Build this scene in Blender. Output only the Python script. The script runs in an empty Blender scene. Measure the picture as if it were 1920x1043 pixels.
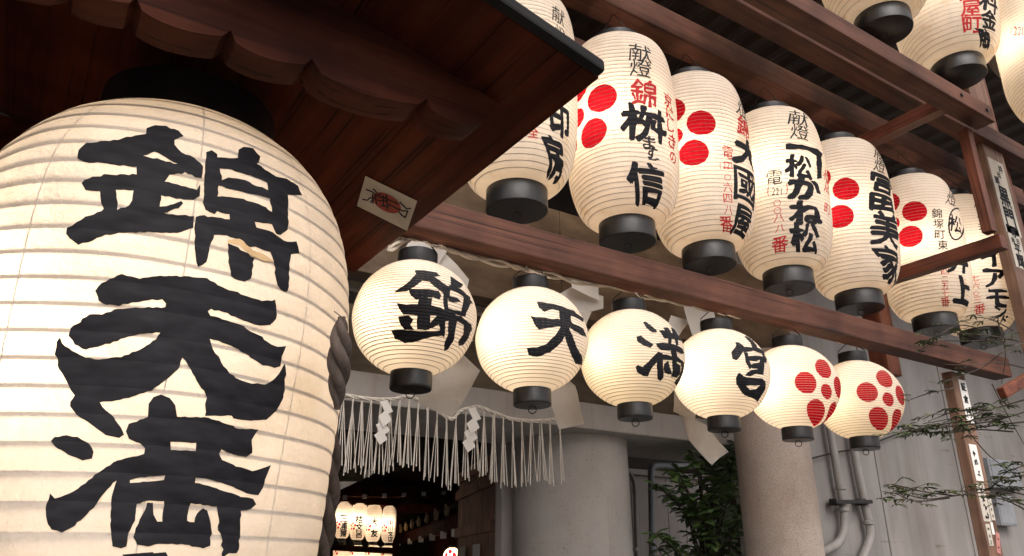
import bpy, bmesh, math, random
import numpy as np
from mathutils import Vector, Matrix
random.seed(7); RNG = np.random.default_rng(11)
PI = math.pi
sc = bpy.context.scene
COL = sc.collection

# ------------------------------------------------------------------ camera
FPX, CX, CY = 1420.0, 960.0, 521.5            # focal length in pixels of the 1920 px wide photograph
PITCH, AZ, EYE = math.radians(20.8), math.radians(57.0), 1.6
cam_d = bpy.data.cameras.new('camera'); cam = bpy.data.objects.new('camera', cam_d); COL.objects.link(cam)
cam_d.sensor_width = 36.0; cam_d.lens = FPX / 1920 * 36.0
cam_d.clip_start = 0.05; cam_d.clip_end = 500
cam.location = (0, 0, EYE); cam.rotation_euler = (PI / 2 + PITCH, 0, AZ - PI / 2)
sc.camera = cam
# ------------------------------------------------------------------ light
w = bpy.data.worlds.new('World'); sc.world = w; w.use_nodes = True
nt = w.node_tree; bg = nt.nodes['Background']
sky = nt.nodes.new('ShaderNodeTexSky'); sky.sky_type = 'NISHITA'; sky.sun_disc = False
SUN_EL, SUN_AZ = math.radians(50), math.radians(200)
sky.sun_elevation = SUN_EL; sky.sun_rotation = SUN_AZ; sky.dust_density = 4.0; sky.air_density = 1.0
hs = nt.nodes.new('ShaderNodeHueSaturation'); hs.inputs['Saturation'].default_value = 0.12
nt.links.new(sky.outputs[0], hs.inputs['Color']); wm = nt.nodes.new('ShaderNodeMixRGB'); wm.blend_type = 'MULTIPLY'; wm.inputs[0].default_value = 1; wm.inputs[2].default_value = (1.04, .985, .96, 1)
nt.links.new(hs.outputs[0], wm.inputs[1]); nt.links.new(wm.outputs[0], bg.inputs['Color'])
bg.inputs['Strength'].default_value = 0.125
sd = bpy.data.lights.new('sun', 'SUN'); sd.energy = 1.15; sd.angle = math.radians(60); sd.color = (1, .95, .9)
sun = bpy.data.objects.new('sun', sd); COL.objects.link(sun)
sdir = Vector((math.sin(SUN_AZ) * math.cos(SUN_EL), math.cos(SUN_AZ) * math.cos(SUN_EL), math.sin(SUN_EL)))
sun.rotation_euler = sdir.to_track_quat('Z', 'Y').to_euler()
vs = sc.view_settings; vs.view_transform = 'Standard'; vs.look = 'None'; vs.gamma = 1; vs.use_curve_mapping = False
vs.exposure = 0.8
sc.cycles.use_denoising = True
sc.cycles.max_bounces = 8; sc.cycles.diffuse_bounces = 4; sc.cycles.transmission_bounces = 6

# ------------------------------------------------------------------ sight lines of the camera, to find where things stand
FWH = np.array([math.cos(AZ), math.sin(AZ), 0]); RT = np.array([math.sin(AZ), -math.cos(AZ), 0])
FW = FWH * math.cos(PITCH) + np.array([0, 0, math.sin(PITCH)]); UP = -FWH * math.sin(PITCH) + np.array([0, 0, math.cos(PITCH)])
CAM = np.array([0, 0, EYE])
def ray(x, y): return FW + (x - CX) / FPX * RT + (CY - y) / FPX * UP
def at(x, y, d): return CAM + ray(x, y) * d
def onY(x, y, Y): r = ray(x, y); return CAM + r * (Y / r[1])
def onX(x, y, X): r = ray(x, y); return CAM + r * (X / r[0])
def onZ(x, y, Z): r = ray(x, y); return CAM + r * ((Z - EYE) / r[2])

# ------------------------------------------------------------------ materials
def newmat(name):
    m = bpy.data.materials.new(name); m.use_nodes = True
    n = m.node_tree; n.nodes.clear()
    out = n.nodes.new('ShaderNodeOutputMaterial')
    return m, n, out
def N(n, t, **kw):
    x = n.nodes.new('ShaderNode' + t)
    for k, v in kw.items():
        if hasattr(x, k): setattr(x, k, v)
        else: x.inputs[k.replace('_', ' ')].default_value = v
    return x
def ramp(n, fac, stops):
    r = n.nodes.new('ShaderNodeValToRGB'); e = r.color_ramp.elements
    e[0].position, e[0].color = stops[0][0], (*stops[0][1], 1)
    e[1].position, e[1].color = stops[1][0], (*stops[1][1], 1)
    for p, c in stops[2:]:
        k = e.new(p); k.color = (*c, 1)
    n.links.new(fac, r.inputs['Fac']); return r
def surf(name, stops, scale=(6, 6, 6), rough=.6, bump=.15, detail=8, spec=.4, bscale=None, coat=0, fine=None, streak=()):
    """procedural surface: stretched noise through a colour ramp, bump from a finer noise"""
    m, n, out = newmat(name)
    tc = N(n, 'TexCoord'); mp = N(n, 'Mapping'); mp.inputs['Scale'].default_value = scale
    n.links.new(tc.outputs['Object'], mp.inputs[0])
    no = N(n, 'TexNoise', Scale=1.0, Detail=detail, Roughness=.6); n.links.new(mp.outputs[0], no.inputs['Vector'])
    r = ramp(n, no.outputs[0], stops)
    b = N(n, 'BsdfPrincipled', Roughness=rough); b.inputs['Specular IOR Level'].default_value = spec
    b.inputs['Coat Weight'].default_value = coat
    col = r.outputs[0]
    no2 = N(n, 'TexNoise', Scale=bscale or 4.0, Detail=6, Roughness=.65); n.links.new(mp.outputs[0], no2.inputs['Vector'])
    if fine:
        no3 = N(n, 'TexNoise', Scale=fine[0], Detail=2, Roughness=.5); n.links.new(tc.outputs['Object'], no3.inputs['Vector'])
        r3 = ramp(n, no3.outputs[0], [(fine[1], (1, 1, 1)), (fine[2], fine[3])])
        mx = N(n, 'MixRGB', blend_type='MULTIPLY', Fac=1.0)
        n.links.new(col, mx.inputs[1]); n.links.new(r3.outputs[0], mx.inputs[2]); col = mx.outputs[0]
    for (sv, lo, hi, sc_) in streak:                           # cracks, runs and stains: a stretched noise, cut narrow
        m2 = N(n, 'Mapping'); m2.inputs['Scale'].default_value = sv; n.links.new(tc.outputs['Object'], m2.inputs[0])
        n4 = N(n, 'TexNoise', Scale=1.0, Detail=4, Roughness=.55); n.links.new(m2.outputs[0], n4.inputs['Vector'])
        r4 = ramp(n, n4.outputs[0], [(lo, (1, 1, 1)), (hi, sc_)])
        mx = N(n, 'MixRGB', blend_type='MULTIPLY', Fac=1.0); n.links.new(col, mx.inputs[1]); n.links.new(r4.outputs[0], mx.inputs[2]); col = mx.outputs[0]
    n.links.new(col, b.inputs['Base Color'])
    rr = N(n, 'MapRange'); rr.inputs['To Min'].default_value = rough - .12; rr.inputs['To Max'].default_value = min(1, rough + .15)
    n.links.new(no2.outputs[0], rr.inputs[0]); n.links.new(rr.outputs[0], b.inputs['Roughness'])
    bp = N(n, 'Bump', Strength=bump, Distance=.01); n.links.new(no2.outputs[0], bp.inputs['Height'])
    n.links.new(bp.outputs[0], b.inputs['Normal']); n.links.new(b.outputs[0], out.inputs[0])
    return m
def wood(name, c0, c1, axis='X', rough=.5, k=1.0, spec=.4):
    s = {'X': (1.2, 22, 22), 'Y': (22, 1.2, 22), 'Z': (22, 22, 1.2)}[axis]
    return surf(name, [(.3, c0), (.72, c1)], tuple(v * k for v in s), rough, .25, 9, spec, 2.5,
                fine=(4.5, .42, .70, (.50, .46, .46)),
                streak=[({'X': (.9, 70, 70), 'Y': (70, .9, 70), 'Z': (70, 70, .9)}[axis], .60, .66, (.30, .26, .25)), ((9, 9, 9), .62, .70, (1.25, 1.3, 1.35))])
def paper(name, tint=(.93, .795, .60), crests=(), wrinkle=.1, rad=1.0, spot=.0, face=(.86, .79, .71)):
    """thin paper that passes the light of the bulb inside; the plum crest is printed on it in red"""
    m, n, out = newmat(name)
    tc = N(n, 'TexCoord')
    no = N(n, 'TexNoise', Scale=5.0 * rad, Detail=7, Roughness=.6); n.links.new(tc.outputs['Object'], no.inputs['Vector'])
    tr = ramp(n, no.outputs[0], [(.32, tuple(c * .80 for c in tint)), (.62, tint)])
    df = ramp(n, no.outputs[0], [(.32, tuple(c * .88 for c in face)), (.62, face)])
    tcol, dcol = tr.outputs[0], df.outputs[0]
    if spot:                                                   # old water stains near the lower cap
        no4 = N(n, 'TexNoise', Scale=7.0, Detail=3); n.links.new(tc.outputs['Object'], no4.inputs['Vector'])
        sr = ramp(n, no4.outputs[0], [(.60, (1, 1, 1)), (.75, (.82, .68, .47))])
        for_mul = []
        for c in (tcol, dcol):
            mx = N(n, 'MixRGB', blend_type='MULTIPLY', Fac=spot)
            n.links.new(c, mx.inputs[1]); n.links.new(sr.outputs[0], mx.inputs[2]); for_mul.append(mx.outputs[0])
        tcol, dcol = for_mul
    if crests:
        mask = None
        uv = N(n, 'UVMap')
        wob = N(n, 'TexNoise', Scale=60.0, Detail=2); n.links.new(tc.outputs['Object'], wob.inputs['Vector'])
        for (cx, cz, a, pr, cr) in crests:
            pts = [(cx, cz, cr)] + [(cx + a * math.cos(math.radians(90 + 72 * k)), cz + a * math.sin(math.radians(90 + 72 * k)), pr) for k in range(5)]
            for (x, z, r) in pts:
                d = N(n, 'VectorMath', operation='DISTANCE'); d.inputs[1].default_value = (x, z, 0)
                n.links.new(uv.outputs[0], d.inputs[0])
                ad = N(n, 'Math', operation='MULTIPLY_ADD'); ad.inputs[1].default_value = .006; n.links.new(wob.outputs[0], ad.inputs[0]); n.links.new(d.outputs['Value'], ad.inputs[2])
                lt = N(n, 'Math', operation='LESS_THAN'); lt.inputs[1].default_value = r + .003
                n.links.new(ad.outputs[0], lt.inputs[0])
                if mask is None: mask = lt.outputs[0]
                else:
                    mxx = N(n, 'Math', operation='MAXIMUM'); n.links.new(mask, mxx.inputs[0]); n.links.new(lt.outputs[0], mxx.inputs[1]); mask = mxx.outputs[0]
        sn = N(n, 'TexNoise', Scale=1.0, Detail=4); mp = N(n, 'Mapping'); mp.inputs['Scale'].default_value = (30, 30, 200)
        n.links.new(tc.outputs['Object'], mp.inputs[0]); n.links.new(mp.outputs[0], sn.inputs['Vector'])
        rr = ramp(n, sn.outputs[0], [(.35, (.30, .004, .010)), (.7, (.48, .010, .018))])
        cols = []
        for c in (tcol, dcol):
            mx = N(n, 'MixRGB'); n.links.new(mask, mx.inputs[0]); n.links.new(c, mx.inputs[1]); n.links.new(rr.outputs[0], mx.inputs[2]); cols.append(mx.outputs[0])
        tcol, dcol = cols
    d = N(n, 'BsdfDiffuse'); t = N(n, 'BsdfTranslucent'); ms = N(n, 'MixShader', Fac=.5)
    n.links.new(dcol, d.inputs[0]); n.links.new(tcol, t.inputs[0])
    b2 = N(n, 'TexNoise', Scale=14.0 * rad, Detail=8, Roughness=.6); n.links.new(tc.outputs['Object'], b2.inputs['Vector'])
    bp = N(n, 'Bump', Strength=wrinkle, Distance=.02); n.links.new(b2.outputs[0], bp.inputs['Height'])
    for s in (d, t): n.links.new(bp.outputs[0], s.inputs['Normal'])
    n.links.new(d.outputs[0], ms.inputs[1]); n.links.new(t.outputs[0], ms.inputs[2]); n.links.new(ms.outputs[0], out.inputs[0])
    return m
M = {}
M['beam'] = wood('rack_wood', (.054, .018, .010), (.150, .058, .034), 'X', .6, spec=.3)
M['beamY'] = wood('strut_wood', (.08, .018, .008), (.20, .056, .026), 'Y', .45)
M['postZ'] = wood('post_wood', (.08, .020, .009), (.19, .058, .028), 'Z', .5)
M['post_pale'] = wood('worn_post_wood', (.13, .065, .04), (.30, .18, .12), 'Z', .55)
M['roofboard'] = wood('roof_board_wood', (.046, .0092, .0034), (.122, .0265, .0092), 'Y', .65, spec=.12)
M['gable'] = wood('gable_wood', (.040, .0095, .0050), (.105, .0290, .0145), 'X', .7, spec=.12)
M['edge'] = surf('dark_edge', [(.3, (.010, .009, .010)), (.7, (.026, .024, .026))], (8, 8, 8), .8, .1, 8, .2)
M['brownwall'] = surf('stained_board', [(.28, (.05, .032, .02)), (.5, (.12, .085, .055)), (.74, (.20, .15, .10))], (3, 3, 7), .8, .3, 10)
M['concrete'] = surf('concrete', [(.3, (.38, .355, .335)), (.7, (.52, .49, .465))], (2.5, 2.5, 1.6), .8, .2, 9, .3, 9, fine=(60, .62, .75, (.75, .73, .72)), streak=[((9, 9, .5), .55, .78, (.72, .69, .66)), ((1.3, 1.3, 1.3), .52, .75, (.82, .79, .76)), ((40, 40, 30), .70, .74, (.55, .5, .48))])
M['wall'] = surf('rendered_wall', [(.3, (.24, .222, .21)), (.7, (.37, .345, .33))], (2.2, 2.2, .7), .85, .15, 9, .2, 8, fine=(1.2, .4, .75, (.8, .77, .75)), streak=[((14, 14, .35), .50, .85, (.80, .77, .74)), ((4, 4, .3), .50, .80, (.85, .82, .79)), ((2.5, 2.5, 18), .66, .72, (.75, .7, .66))])
M['granite'] = surf('granite', [(.3, (.42, .35, .305)), (.7, (.56, .475, .42))], (2, 2, 2), .7, .1, 8, .3, 30, fine=(230, .52, .68, (.52, .47, .44)), streak=[((1.6, 1.6, 1.2), .50, .72, (.72, .62, .54)), ((8, 8, .6), .58, .75, (.75, .70, .66))])
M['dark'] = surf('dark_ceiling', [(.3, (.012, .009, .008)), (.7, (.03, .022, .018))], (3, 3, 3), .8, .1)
M['metal_sheet'] = surf('sheet_metal', [(.3, (.03, .020, .015)), (.7, (.07, .045, .032))], (3, 3, 3), .6, .1)
M['lacquer'] = surf('black_lacquer', [(.35, (.008, .008, .009)), (.7, (.022, .020, .020))], (9, 9, 9), .34, .12, 6, .5, 3)
M['ink'] = surf('ink', [(.3, (.006, .006, .0075)), (.72, (.022, .021, .025))], (20, 20, 60), .75, .05, 5, .2)
M['ink_light'] = surf('handwriting_ink', [(.3, (.02, .02, .022)), (.72, (.05, .048, .05))], (40, 40, 40), .75, .03, 5, .2)
M['red'] = surf('red_ink', [(.3, (.45, .02, .025)), (.7, (.62, .045, .045))], (40, 40, 40), .7, .03, 5, .2)
M['bamboo'] = surf('bamboo', [(.3, (.28, .23, .18)), (.7, (.44, .37, .29))], (10, 10, 10), .7, .05)
M['white'] = surf('white_paper', [(.3, (.72, .69, .65)), (.7, (.82, .79, .75))], (4, 4, 4), .8, .05)
M['sheet'] = paper('streamer_paper', (.55, .50, .44), (), .25, 1.0, 0, (.80, .75, .69))
M['straw'] = surf('straw', [(.3, (.52, .47, .40)), (.7, (.72, .67, .60))], (30, 30, 6), .8, .1)
M['rope'] = surf('old_rope', [(.3, (.045, .032, .026)), (.7, (.12, .088, .072))], (60, 60, 8), .85, .4)
M['cord'] = surf('cord', [(.3, (.40, .34, .27)), (.7, (.60, .52, .43))], (30, 30, 30), .8, .1)
M['wire'] = surf('black_wire', [(.3, (.012, .01, .01)), (.7, (.03, .027, .025))], (30, 30, 30), .5, .05)
M['pipe'] = surf('painted_pipe', [(.3, (.26, .235, .22)), (.7, (.40, .37, .35))], (6, 6, 2), .5, .1)
M['pipe_blue'] = surf('grey_pipe', [(.3, (.17, .18, .20)), (.7, (.26, .27, .29))], (6, 6, 2), .5, .1)
M['galv'] = surf('galvanised_box', [(.3, (.22, .225, .24)), (.7, (.32, .33, .35))], (6, 6, 6), .45, .05)
M['leaf'] = surf('leaf', [(.3, (.06, .105, .035)), (.6, (.13, .21, .07)), (.8, (.24, .30, .11))], (9, 9, 9), .3, .1, 3, .6)
M['maple'] = surf('maple_leaf', [(.3, (.04, .06, .022)), (.6, (.085, .12, .04)), (.8, (.20, .13, .055))], (7, 7, 7), .5, .1, 3)
M['bark'] = surf('bark', [(.3, (.035, .026, .02)), (.7, (.09, .07, .055))], (30, 30, 8), .85, .3)
M['slip'] = surf('paper_slip', [(.3, (.46, .41, .34)), (.7, (.62, .57, .49))], (9, 9, 9), .75, .05)
M['slip_red'] = surf('red_slip', [(.3, (.40, .16, .14)), (.7, (.55, .25, .22))], (9, 9, 9), .75, .05)
M['stickerred'] = surf('sticker_red', [(.3, (.22, .03, .018)), (.7, (.38, .05, .03))], (30, 30, 30), .7, .05)
M['stone'] = surf('paving', [(.3, (.05, .048, .046)), (.7, (.10, .095, .09))], (1.5, 1.5, 1.5), .8, .2)
M['verdigris'] = surf('carved_wood', [(.3, (.02, .018, .008)), (.7, (.09, .075, .035))], (40, 40, 40), .6, .3)
M['shrine_red'] = wood('shrine_wood', (.05, .012, .007), (.11, .030, .018), 'Z', .8, spec=.08)
M['tile'] = surf('gilded_tile', [(.3, (.22, .16, .08)), (.7, (.5, .40, .24))], (20, 20, 20), .5, .1)
M['cloth'] = surf('curtain', [(.3, (.05, .05, .07)), (.7, (.09, .09, .12))], (6, 6, 6), .9, .1)

# ------------------------------------------------------------------ mesh helpers
def link(o, parent=None):
    COL.objects.link(o)
    if parent: o.parent = parent
    return o
def obj(name, mesh, mat=None, parent=None):
    o = bpy.data.objects.new(name, mesh)
    if mat is not None and not mesh.materials: mesh.materials.append(mat)
    return link(o, parent)
def tag(o, label=None, cat=None, group=None, kind=None):
    if label: o['label'] = label
    if cat: o['category'] = cat
    if group: o['group'] = group
    if kind: o['kind'] = kind
    return o
def empty(name, loc=(0, 0, 0), rz=0, **kw):
    o = bpy.data.objects.new(name, None); o.empty_display_size = .05
    o.location = loc; o.rotation_euler = (0, 0, rz); link(o); tag(o, **kw); return o
class MB:
    def __init__(s): s.v, s.f = [], []
    def add(s, v, f):
        b = len(s.v); s.v += [tuple(map(float, p)) for p in v]; s.f += [tuple(i + b for i in q) for q in f]; return s
    def box(s, a, b):
        (x0, y0, z0), (x1, y1, z1) = a, b
        return s.add([(x0, y0, z0), (x1, y0, z0), (x1, y1, z0), (x0, y1, z0), (x0, y0, z1), (x1, y0, z1), (x1, y1, z1), (x0, y1, z1)],
                     [(3, 2, 1, 0), (4, 5, 6, 7), (0, 1, 5, 4), (1, 2, 6, 5), (2, 3, 7, 6), (3, 0, 4, 7)])
    def bar(s, p, q, w, h, up=(0, 0, 1)):
        p, q = Vector(p), Vector(q); d = (q - p).normalized(); u = Vector(up)
        r = d.cross(u).normalized(); u = r.cross(d)
        c = [(-w / 2, -h / 2), (w / 2, -h / 2), (w / 2, h / 2), (-w / 2, h / 2)]
        v = [p + r * a + u * b for a, b in c] + [q + r * a + u * b for a, b in c]
        return s.add(v, [(3, 2, 1, 0), (4, 5, 6, 7), (0, 1, 5, 4), (1, 2, 6, 5), (2, 3, 7, 6), (3, 0, 4, 7)])
    def tube(s, pts, r, n=8, caps=True):
        pts = [Vector(p) for p in pts]; k = len(pts)
        rr = r if isinstance(r, (list, tuple)) else [r] * k
        prev = None; rings = []
        for i, p in enumerate(pts):
            d = (pts[min(i + 1, k - 1)] - pts[max(i - 1, 0)]).normalized()
            a = prev if prev is not None else (Vector((0, 0, 1)) if abs(d.z) < .9 else Vector((1, 0, 0)))
            u = (a - d * a.dot(d)).normalized(); prev = u; v = d.cross(u)
            rings.append([p + (u * math.cos(2 * PI * j / n) + v * math.sin(2 * PI * j / n)) * rr[i] for j in range(n)])
        V = [q for R in rings for q in R]; Fc = []
        for i in range(k - 1):
            for j in range(n):
                Fc.append((i * n + j, i * n + (j + 1) % n, (i + 1) * n + (j + 1) % n, (i + 1) * n + j))
        if caps: Fc += [tuple(range(n))[::-1], tuple((k - 1) * n + j for j in range(n))]
        return s.add(V, Fc)
    def lathe(s, prof, n=48, c=(0, 0, 0), cap=True):
        V = [(c[0] + r * math.cos(2 * PI * j / n), c[1] + r * math.sin(2 * PI * j / n), c[2] + z) for r, z in prof for j in range(n)]
        Fc = [(i * n + j, i * n + (j + 1) % n, (i + 1) * n + (j + 1) % n, (i + 1) * n + j) for i in range(len(prof) - 1) for j in range(n)]
        if cap: Fc += [tuple(range(n))[::-1], tuple((len(prof) - 1) * n + j for j in range(n))]
        return s.add(V, Fc)
    def mesh(s, name, mat=None, bevel=0, smooth=False, seg=2):
        me = bpy.data.meshes.new(name); me.from_pydata(s.v, [], s.f)
        bm = bmesh.new(); bm.from_mesh(me); bmesh.ops.recalc_face_normals(bm, faces=bm.faces)
        if bevel:
            ed = [e for e in bm.edges if len(e.link_faces) == 2 and e.calc_face_angle(0) > .6]
            bmesh.ops.bevel(bm, geom=ed, offset=bevel, segments=seg, affect='EDGES', profile=.6)
        bm.to_mesh(me); bm.free()
        if smooth: me.shade_smooth(); 
        if smooth: me.set_sharp_from_angle(angle=math.radians(38))
        if mat is not None: me.materials.append(mat)
        return me
    def build(s, name, mat, parent=None, **kw): return obj(name, s.mesh(name, mat, **kw), None, parent)

# ------------------------------------------------------------------ flat outlines (glyphs, brush strokes) as 2D meshes
_tmp = []
def fill2d(polys):
    """2D mesh filling closed outlines (holes where they nest)"""
    cu = bpy.data.curves.new('outline', 'CURVE'); cu.dimensions = '2D'; cu.fill_mode = 'BOTH'
    for p in polys:
        sp = cu.splines.new('POLY'); sp.points.add(len(p) - 1); sp.use_cyclic_u = True
        for q, (x, y) in zip(sp.points, p): q.co = (x, y, 0, 1)
    o = bpy.data.objects.new('outline', cu); COL.objects.link(o)
    dg = bpy.context.evaluated_depsgraph_get(); dg.update()
    me = bpy.data.meshes.new_from_object(o.evaluated_get(dg))
    bpy.data.objects.remove(o); bpy.data.curves.remove(cu); return me
_gl = {}
def glyph2d(ch):
    """mesh of one character of Blender's own font, centred, 1 unit high"""
    if ch in _gl: return _gl[ch]
    cu = bpy.data.curves.new('glyph', 'FONT'); cu.body = ch; cu.size = 1; cu.resolution_u = 3
    o = bpy.data.objects.new('glyph', cu); COL.objects.link(o)
    dg = bpy.context.evaluated_depsgraph_get(); dg.update()
    me = bpy.data.meshes.new_from_object(o.evaluated_get(dg))
    bpy.data.objects.remove(o); bpy.data.curves.remove(cu)
    co = np.array([v.co[:] for v in me.vertices])[:, :2]; lo, hi = co.min(0), co.max(0)
    c = (lo + hi) / 2; s = max((hi - lo).max(), .3) if ch not in 'ー一〇' else .9
    co = (co - c) / s
    _gl[ch] = (co, [tuple(p.vertices) for p in me.polygons]); bpy.data.meshes.remove(me)
    return _gl[ch]
def wob(co, amp, fr, seed):
    """uneven brush edge"""
    a = np.array([[1.0, .7], [-.6, 1.1], [1.7, -.9], [2.3, 1.9]]) * fr
    ph = np.array([.3, 1.9, 4.1, 2.2]) + seed
    d = np.zeros_like(co)
    for k in range(4):
        q = co @ a[k] + ph[k]
        d[:, 0] += np.sin(q) / (1 + k * .5); d[:, 1] += np.cos(q * 1.3 + k) / (1 + k * .5)
    return co + d * amp
def bold2d(ch, wt, seed=0, amp=.012, fr=9.0):
    co, fc = glyph2d(ch)
    sh = [(0, 0)] if wt <= 0 else [(wt * math.cos(a), wt * math.sin(a)) for a in np.linspace(0, 2 * PI, 7)[:-1]] + [(0, 0)]
    V, Fc = [], []
    for i, (dx, dy) in enumerate(sh):
        b = len(V); q = wob(co + np.array([dx, dy]), amp, fr, seed)
        V += [(x, y, i) for x, y in q]; Fc += [tuple(j + b for j in f) for f in fc]
    return V, Fc
def cut_and_wrap(V, Fc, zcuts, xcuts, mapf, name, mat, parent, layer=.00006):
    """slice a flat mesh along the hoops and wrap it over a surface; V = (x, y, layer)"""
    bm = bmesh.new()
    lay = bm.verts.layers.float.new('k')
    vs_ = [bm.verts.new((x, y, 0)) for x, y, _ in V]
    for v, p in zip(vs_, V): v[lay] = p[2]
    for f in Fc:
        try: bm.faces.new([vs_[i] for i in f])
        except ValueError: pass
    ys = [p[1] for p in V]; xs = [p[0] for p in V]
    for z in zcuts:
        if min(ys) < z < max(ys):
            bmesh.ops.bisect_plane(bm, geom=bm.verts[:] + bm.edges[:] + bm.faces[:], plane_co=(0, z, 0), plane_no=(0, 1, 0))
    for x in xcuts:
        if min(xs) < x < max(xs):
            bmesh.ops.bisect_plane(bm, geom=bm.verts[:] + bm.edges[:] + bm.faces[:], plane_co=(x, 0, 0), plane_no=(1, 0, 0))
    bmesh.ops.triangulate(bm, faces=bm.faces[:])
    for v in bm.verts: v.co = mapf(v.co.x, v.co.y, v[lay] * layer)
    me = bpy.data.meshes.new(name); bm.to_mesh(me); bm.free()
    return obj(name, me, mat, parent)

# ------------------------------------------------------------------ paper lanterns
class Lantern:
    """surface of revolution r(z) with a scalloped skin between hoops; local +X looks at the camera, +Y to its right"""
    def __init__(s, rfun, z0, z1, hoops, bulge):
        s.rf, s.z0, s.z1, s.hoops, s.bulge = rfun, z0, z1, hoops, bulge
        s.zh = np.linspace(z0, z1, hoops)
        s.sp = (z1 - z0) / (hoops - 1); s.len = z1 - z0; s.amp = .0035 * (z1 - z0)
    def r(s, z):
        t = (z - s.z0) / s.sp; fr = t - math.floor(t)
        return float(s.rf(z)) + s.bulge * 4 * fr * (1 - fr)
    def dent(s, th, z):
        k = min(1.0, (s.z1 - z) / (.15 * (s.z1 - s.z0)), (z - s.z0) / (.15 * (s.z1 - s.z0))); k = max(k, 0)
        return k * s.amp * (math.sin(3 * th + 1.3 + 2 * z / s.len) + .7 * math.sin(5 * th - 9 * z / s.len) + .5 * math.sin(8 * th + 17 * z / s.len + 2))
    def pt(s, th, z, off=0.0):
        r = s.r(z) + off + s.dent(th, z); return Vector((r * math.cos(th), r * math.sin(th), z))
    def shell(s, name, nth=64, sub=4):
        zs = np.linspace(s.z0, s.z1, (s.hoops - 1) * sub + 1)
        V, Fc, UV = [], [], []
        for z in zs:
            r = s.r(z)
            for j in range(nth + 1):
                a = -PI + 2 * PI * j / nth
                q = r + s.dent(a, z); V.append((q * math.cos(a), q * math.sin(a), z)); UV.append((a * s.rf(z), z))
        w_ = nth + 1
        for i in range(len(zs) - 1):
            for j in range(nth): Fc.append((i * w_ + j, i * w_ + j + 1, (i + 1) * w_ + j + 1, (i + 1) * w_ + j))
        me = bpy.data.meshes.new(name); me.from_pydata(V, [], Fc)
        ul = me.uv_layers.new(name='UVMap')
        for lp in me.loops: ul.data[lp.index].uv = UV[lp.vertex_index]
        me.shade_smooth(); return me
    def hoop(s, z, rad, nth=64, poke=.0012):
        m = MB(); r = float(s.rf(z)) - rad + poke
        prof = [(r - rad, z), (r, z - rad), (r + rad, z), (r, z + rad), (r - rad, z)]
        m.lathe(prof, nth, cap=False); n5 = nth
        m.v = [(x * (1 + s.dent(math.atan2(y, x), zz) / max(math.hypot(x, y), .01)), y * (1 + s.dent(math.atan2(y, x), zz) / max(math.hypot(x, y), .01)), zz) for x, y, zz in m.v]
        return m
    def hit(s, base, x, y):
        """angle from the camera-facing line and height of the point seen at a pixel"""
        d = ray(x, y); b = np.array(base)
        ts = np.linspace(.3, 14, 2600); P = CAM + ts[:, None] * d - b
        rr = np.hypot(P[:, 0], P[:, 1]); zz = P[:, 2]
        rs = np.array([s.rf(z) if s.z0 <= z <= s.z1 else 0 for z in zz])
        gap = rr - rs
        ok = np.where(gap < 0)[0]
        i = ok[0] if len(ok) else int(np.argmin(np.where((zz > s.z0) & (zz < s.z1), gap, 9)))
        th0 = math.atan2(-base[1], -base[0])
        th = math.atan2(P[i, 1], P[i, 0]) - th0
        return (th + PI) % (2 * PI) - PI, float(zz[i])
def ring_hook(parent, z, r=.016, name='pull_ring'):
    m = MB(); pts = [(0, r * math.sin(a), z - r + r * math.cos(a)) for a in np.linspace(0, 2 * PI, 15)]
    return m.tube(pts, .0018, 6).build(name, M['wire'], parent, smooth=True)
def cap_prof(r, z0, z1, open_top=True):
    return [(r * .97, z0), (r * 1.0, z0 + .003), (r * 1.005, z0 + .008), (r, z1 - .006), (r * .985, z1)]
def bulb(parent, loc, watts, name='bulb', col=(1, .87, .75), size=.03):
    ld = bpy.data.lights.new(name, 'POINT'); ld.energy = watts; ld.color = col; ld.shadow_soft_size = size
    o = bpy.data.objects.new(name, ld); o.location = loc; link(o, parent); return o
def write(parent, L, base, ch, x, y, h, mat, wt=0.0, ws=1.0, name='brush_character', seed=0, amp=.012, dth=0.0):
    """one character, centre (x, y) and height h as seen, printed on the lantern's skin"""
    t0, z0 = L.hit(base, x, y - h / 2); t1, z1 = L.hit(base, x, y + h / 2); tc, zc = L.hit(base, x, y)
    size = max(z0 - z1, .01); zc = (z0 + z1) / 2; tc += dth
    sh = (t0 - t1) / size if abs(t0 - t1) < .5 else 0
    V, Fc = bold2d(ch, wt, seed, amp if wt < .02 else .02)
    R_ = float(L.rf(zc))
    def mp(X, Y, k):
        return L.pt(tc + X * size * ws / R_ + sh * Y * size, zc + Y * size, .0009 + k)
    half = L.sp / 2
    zc_ = [(zz - zc) / size for zz in np.arange(L.z0, L.z1, half)]
    n = max(2, int(size * ws / .02))
    return cut_and_wrap(V, Fc, zc_, np.linspace(-.6, .6, n * 2), mp, name, mat, parent)
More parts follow.
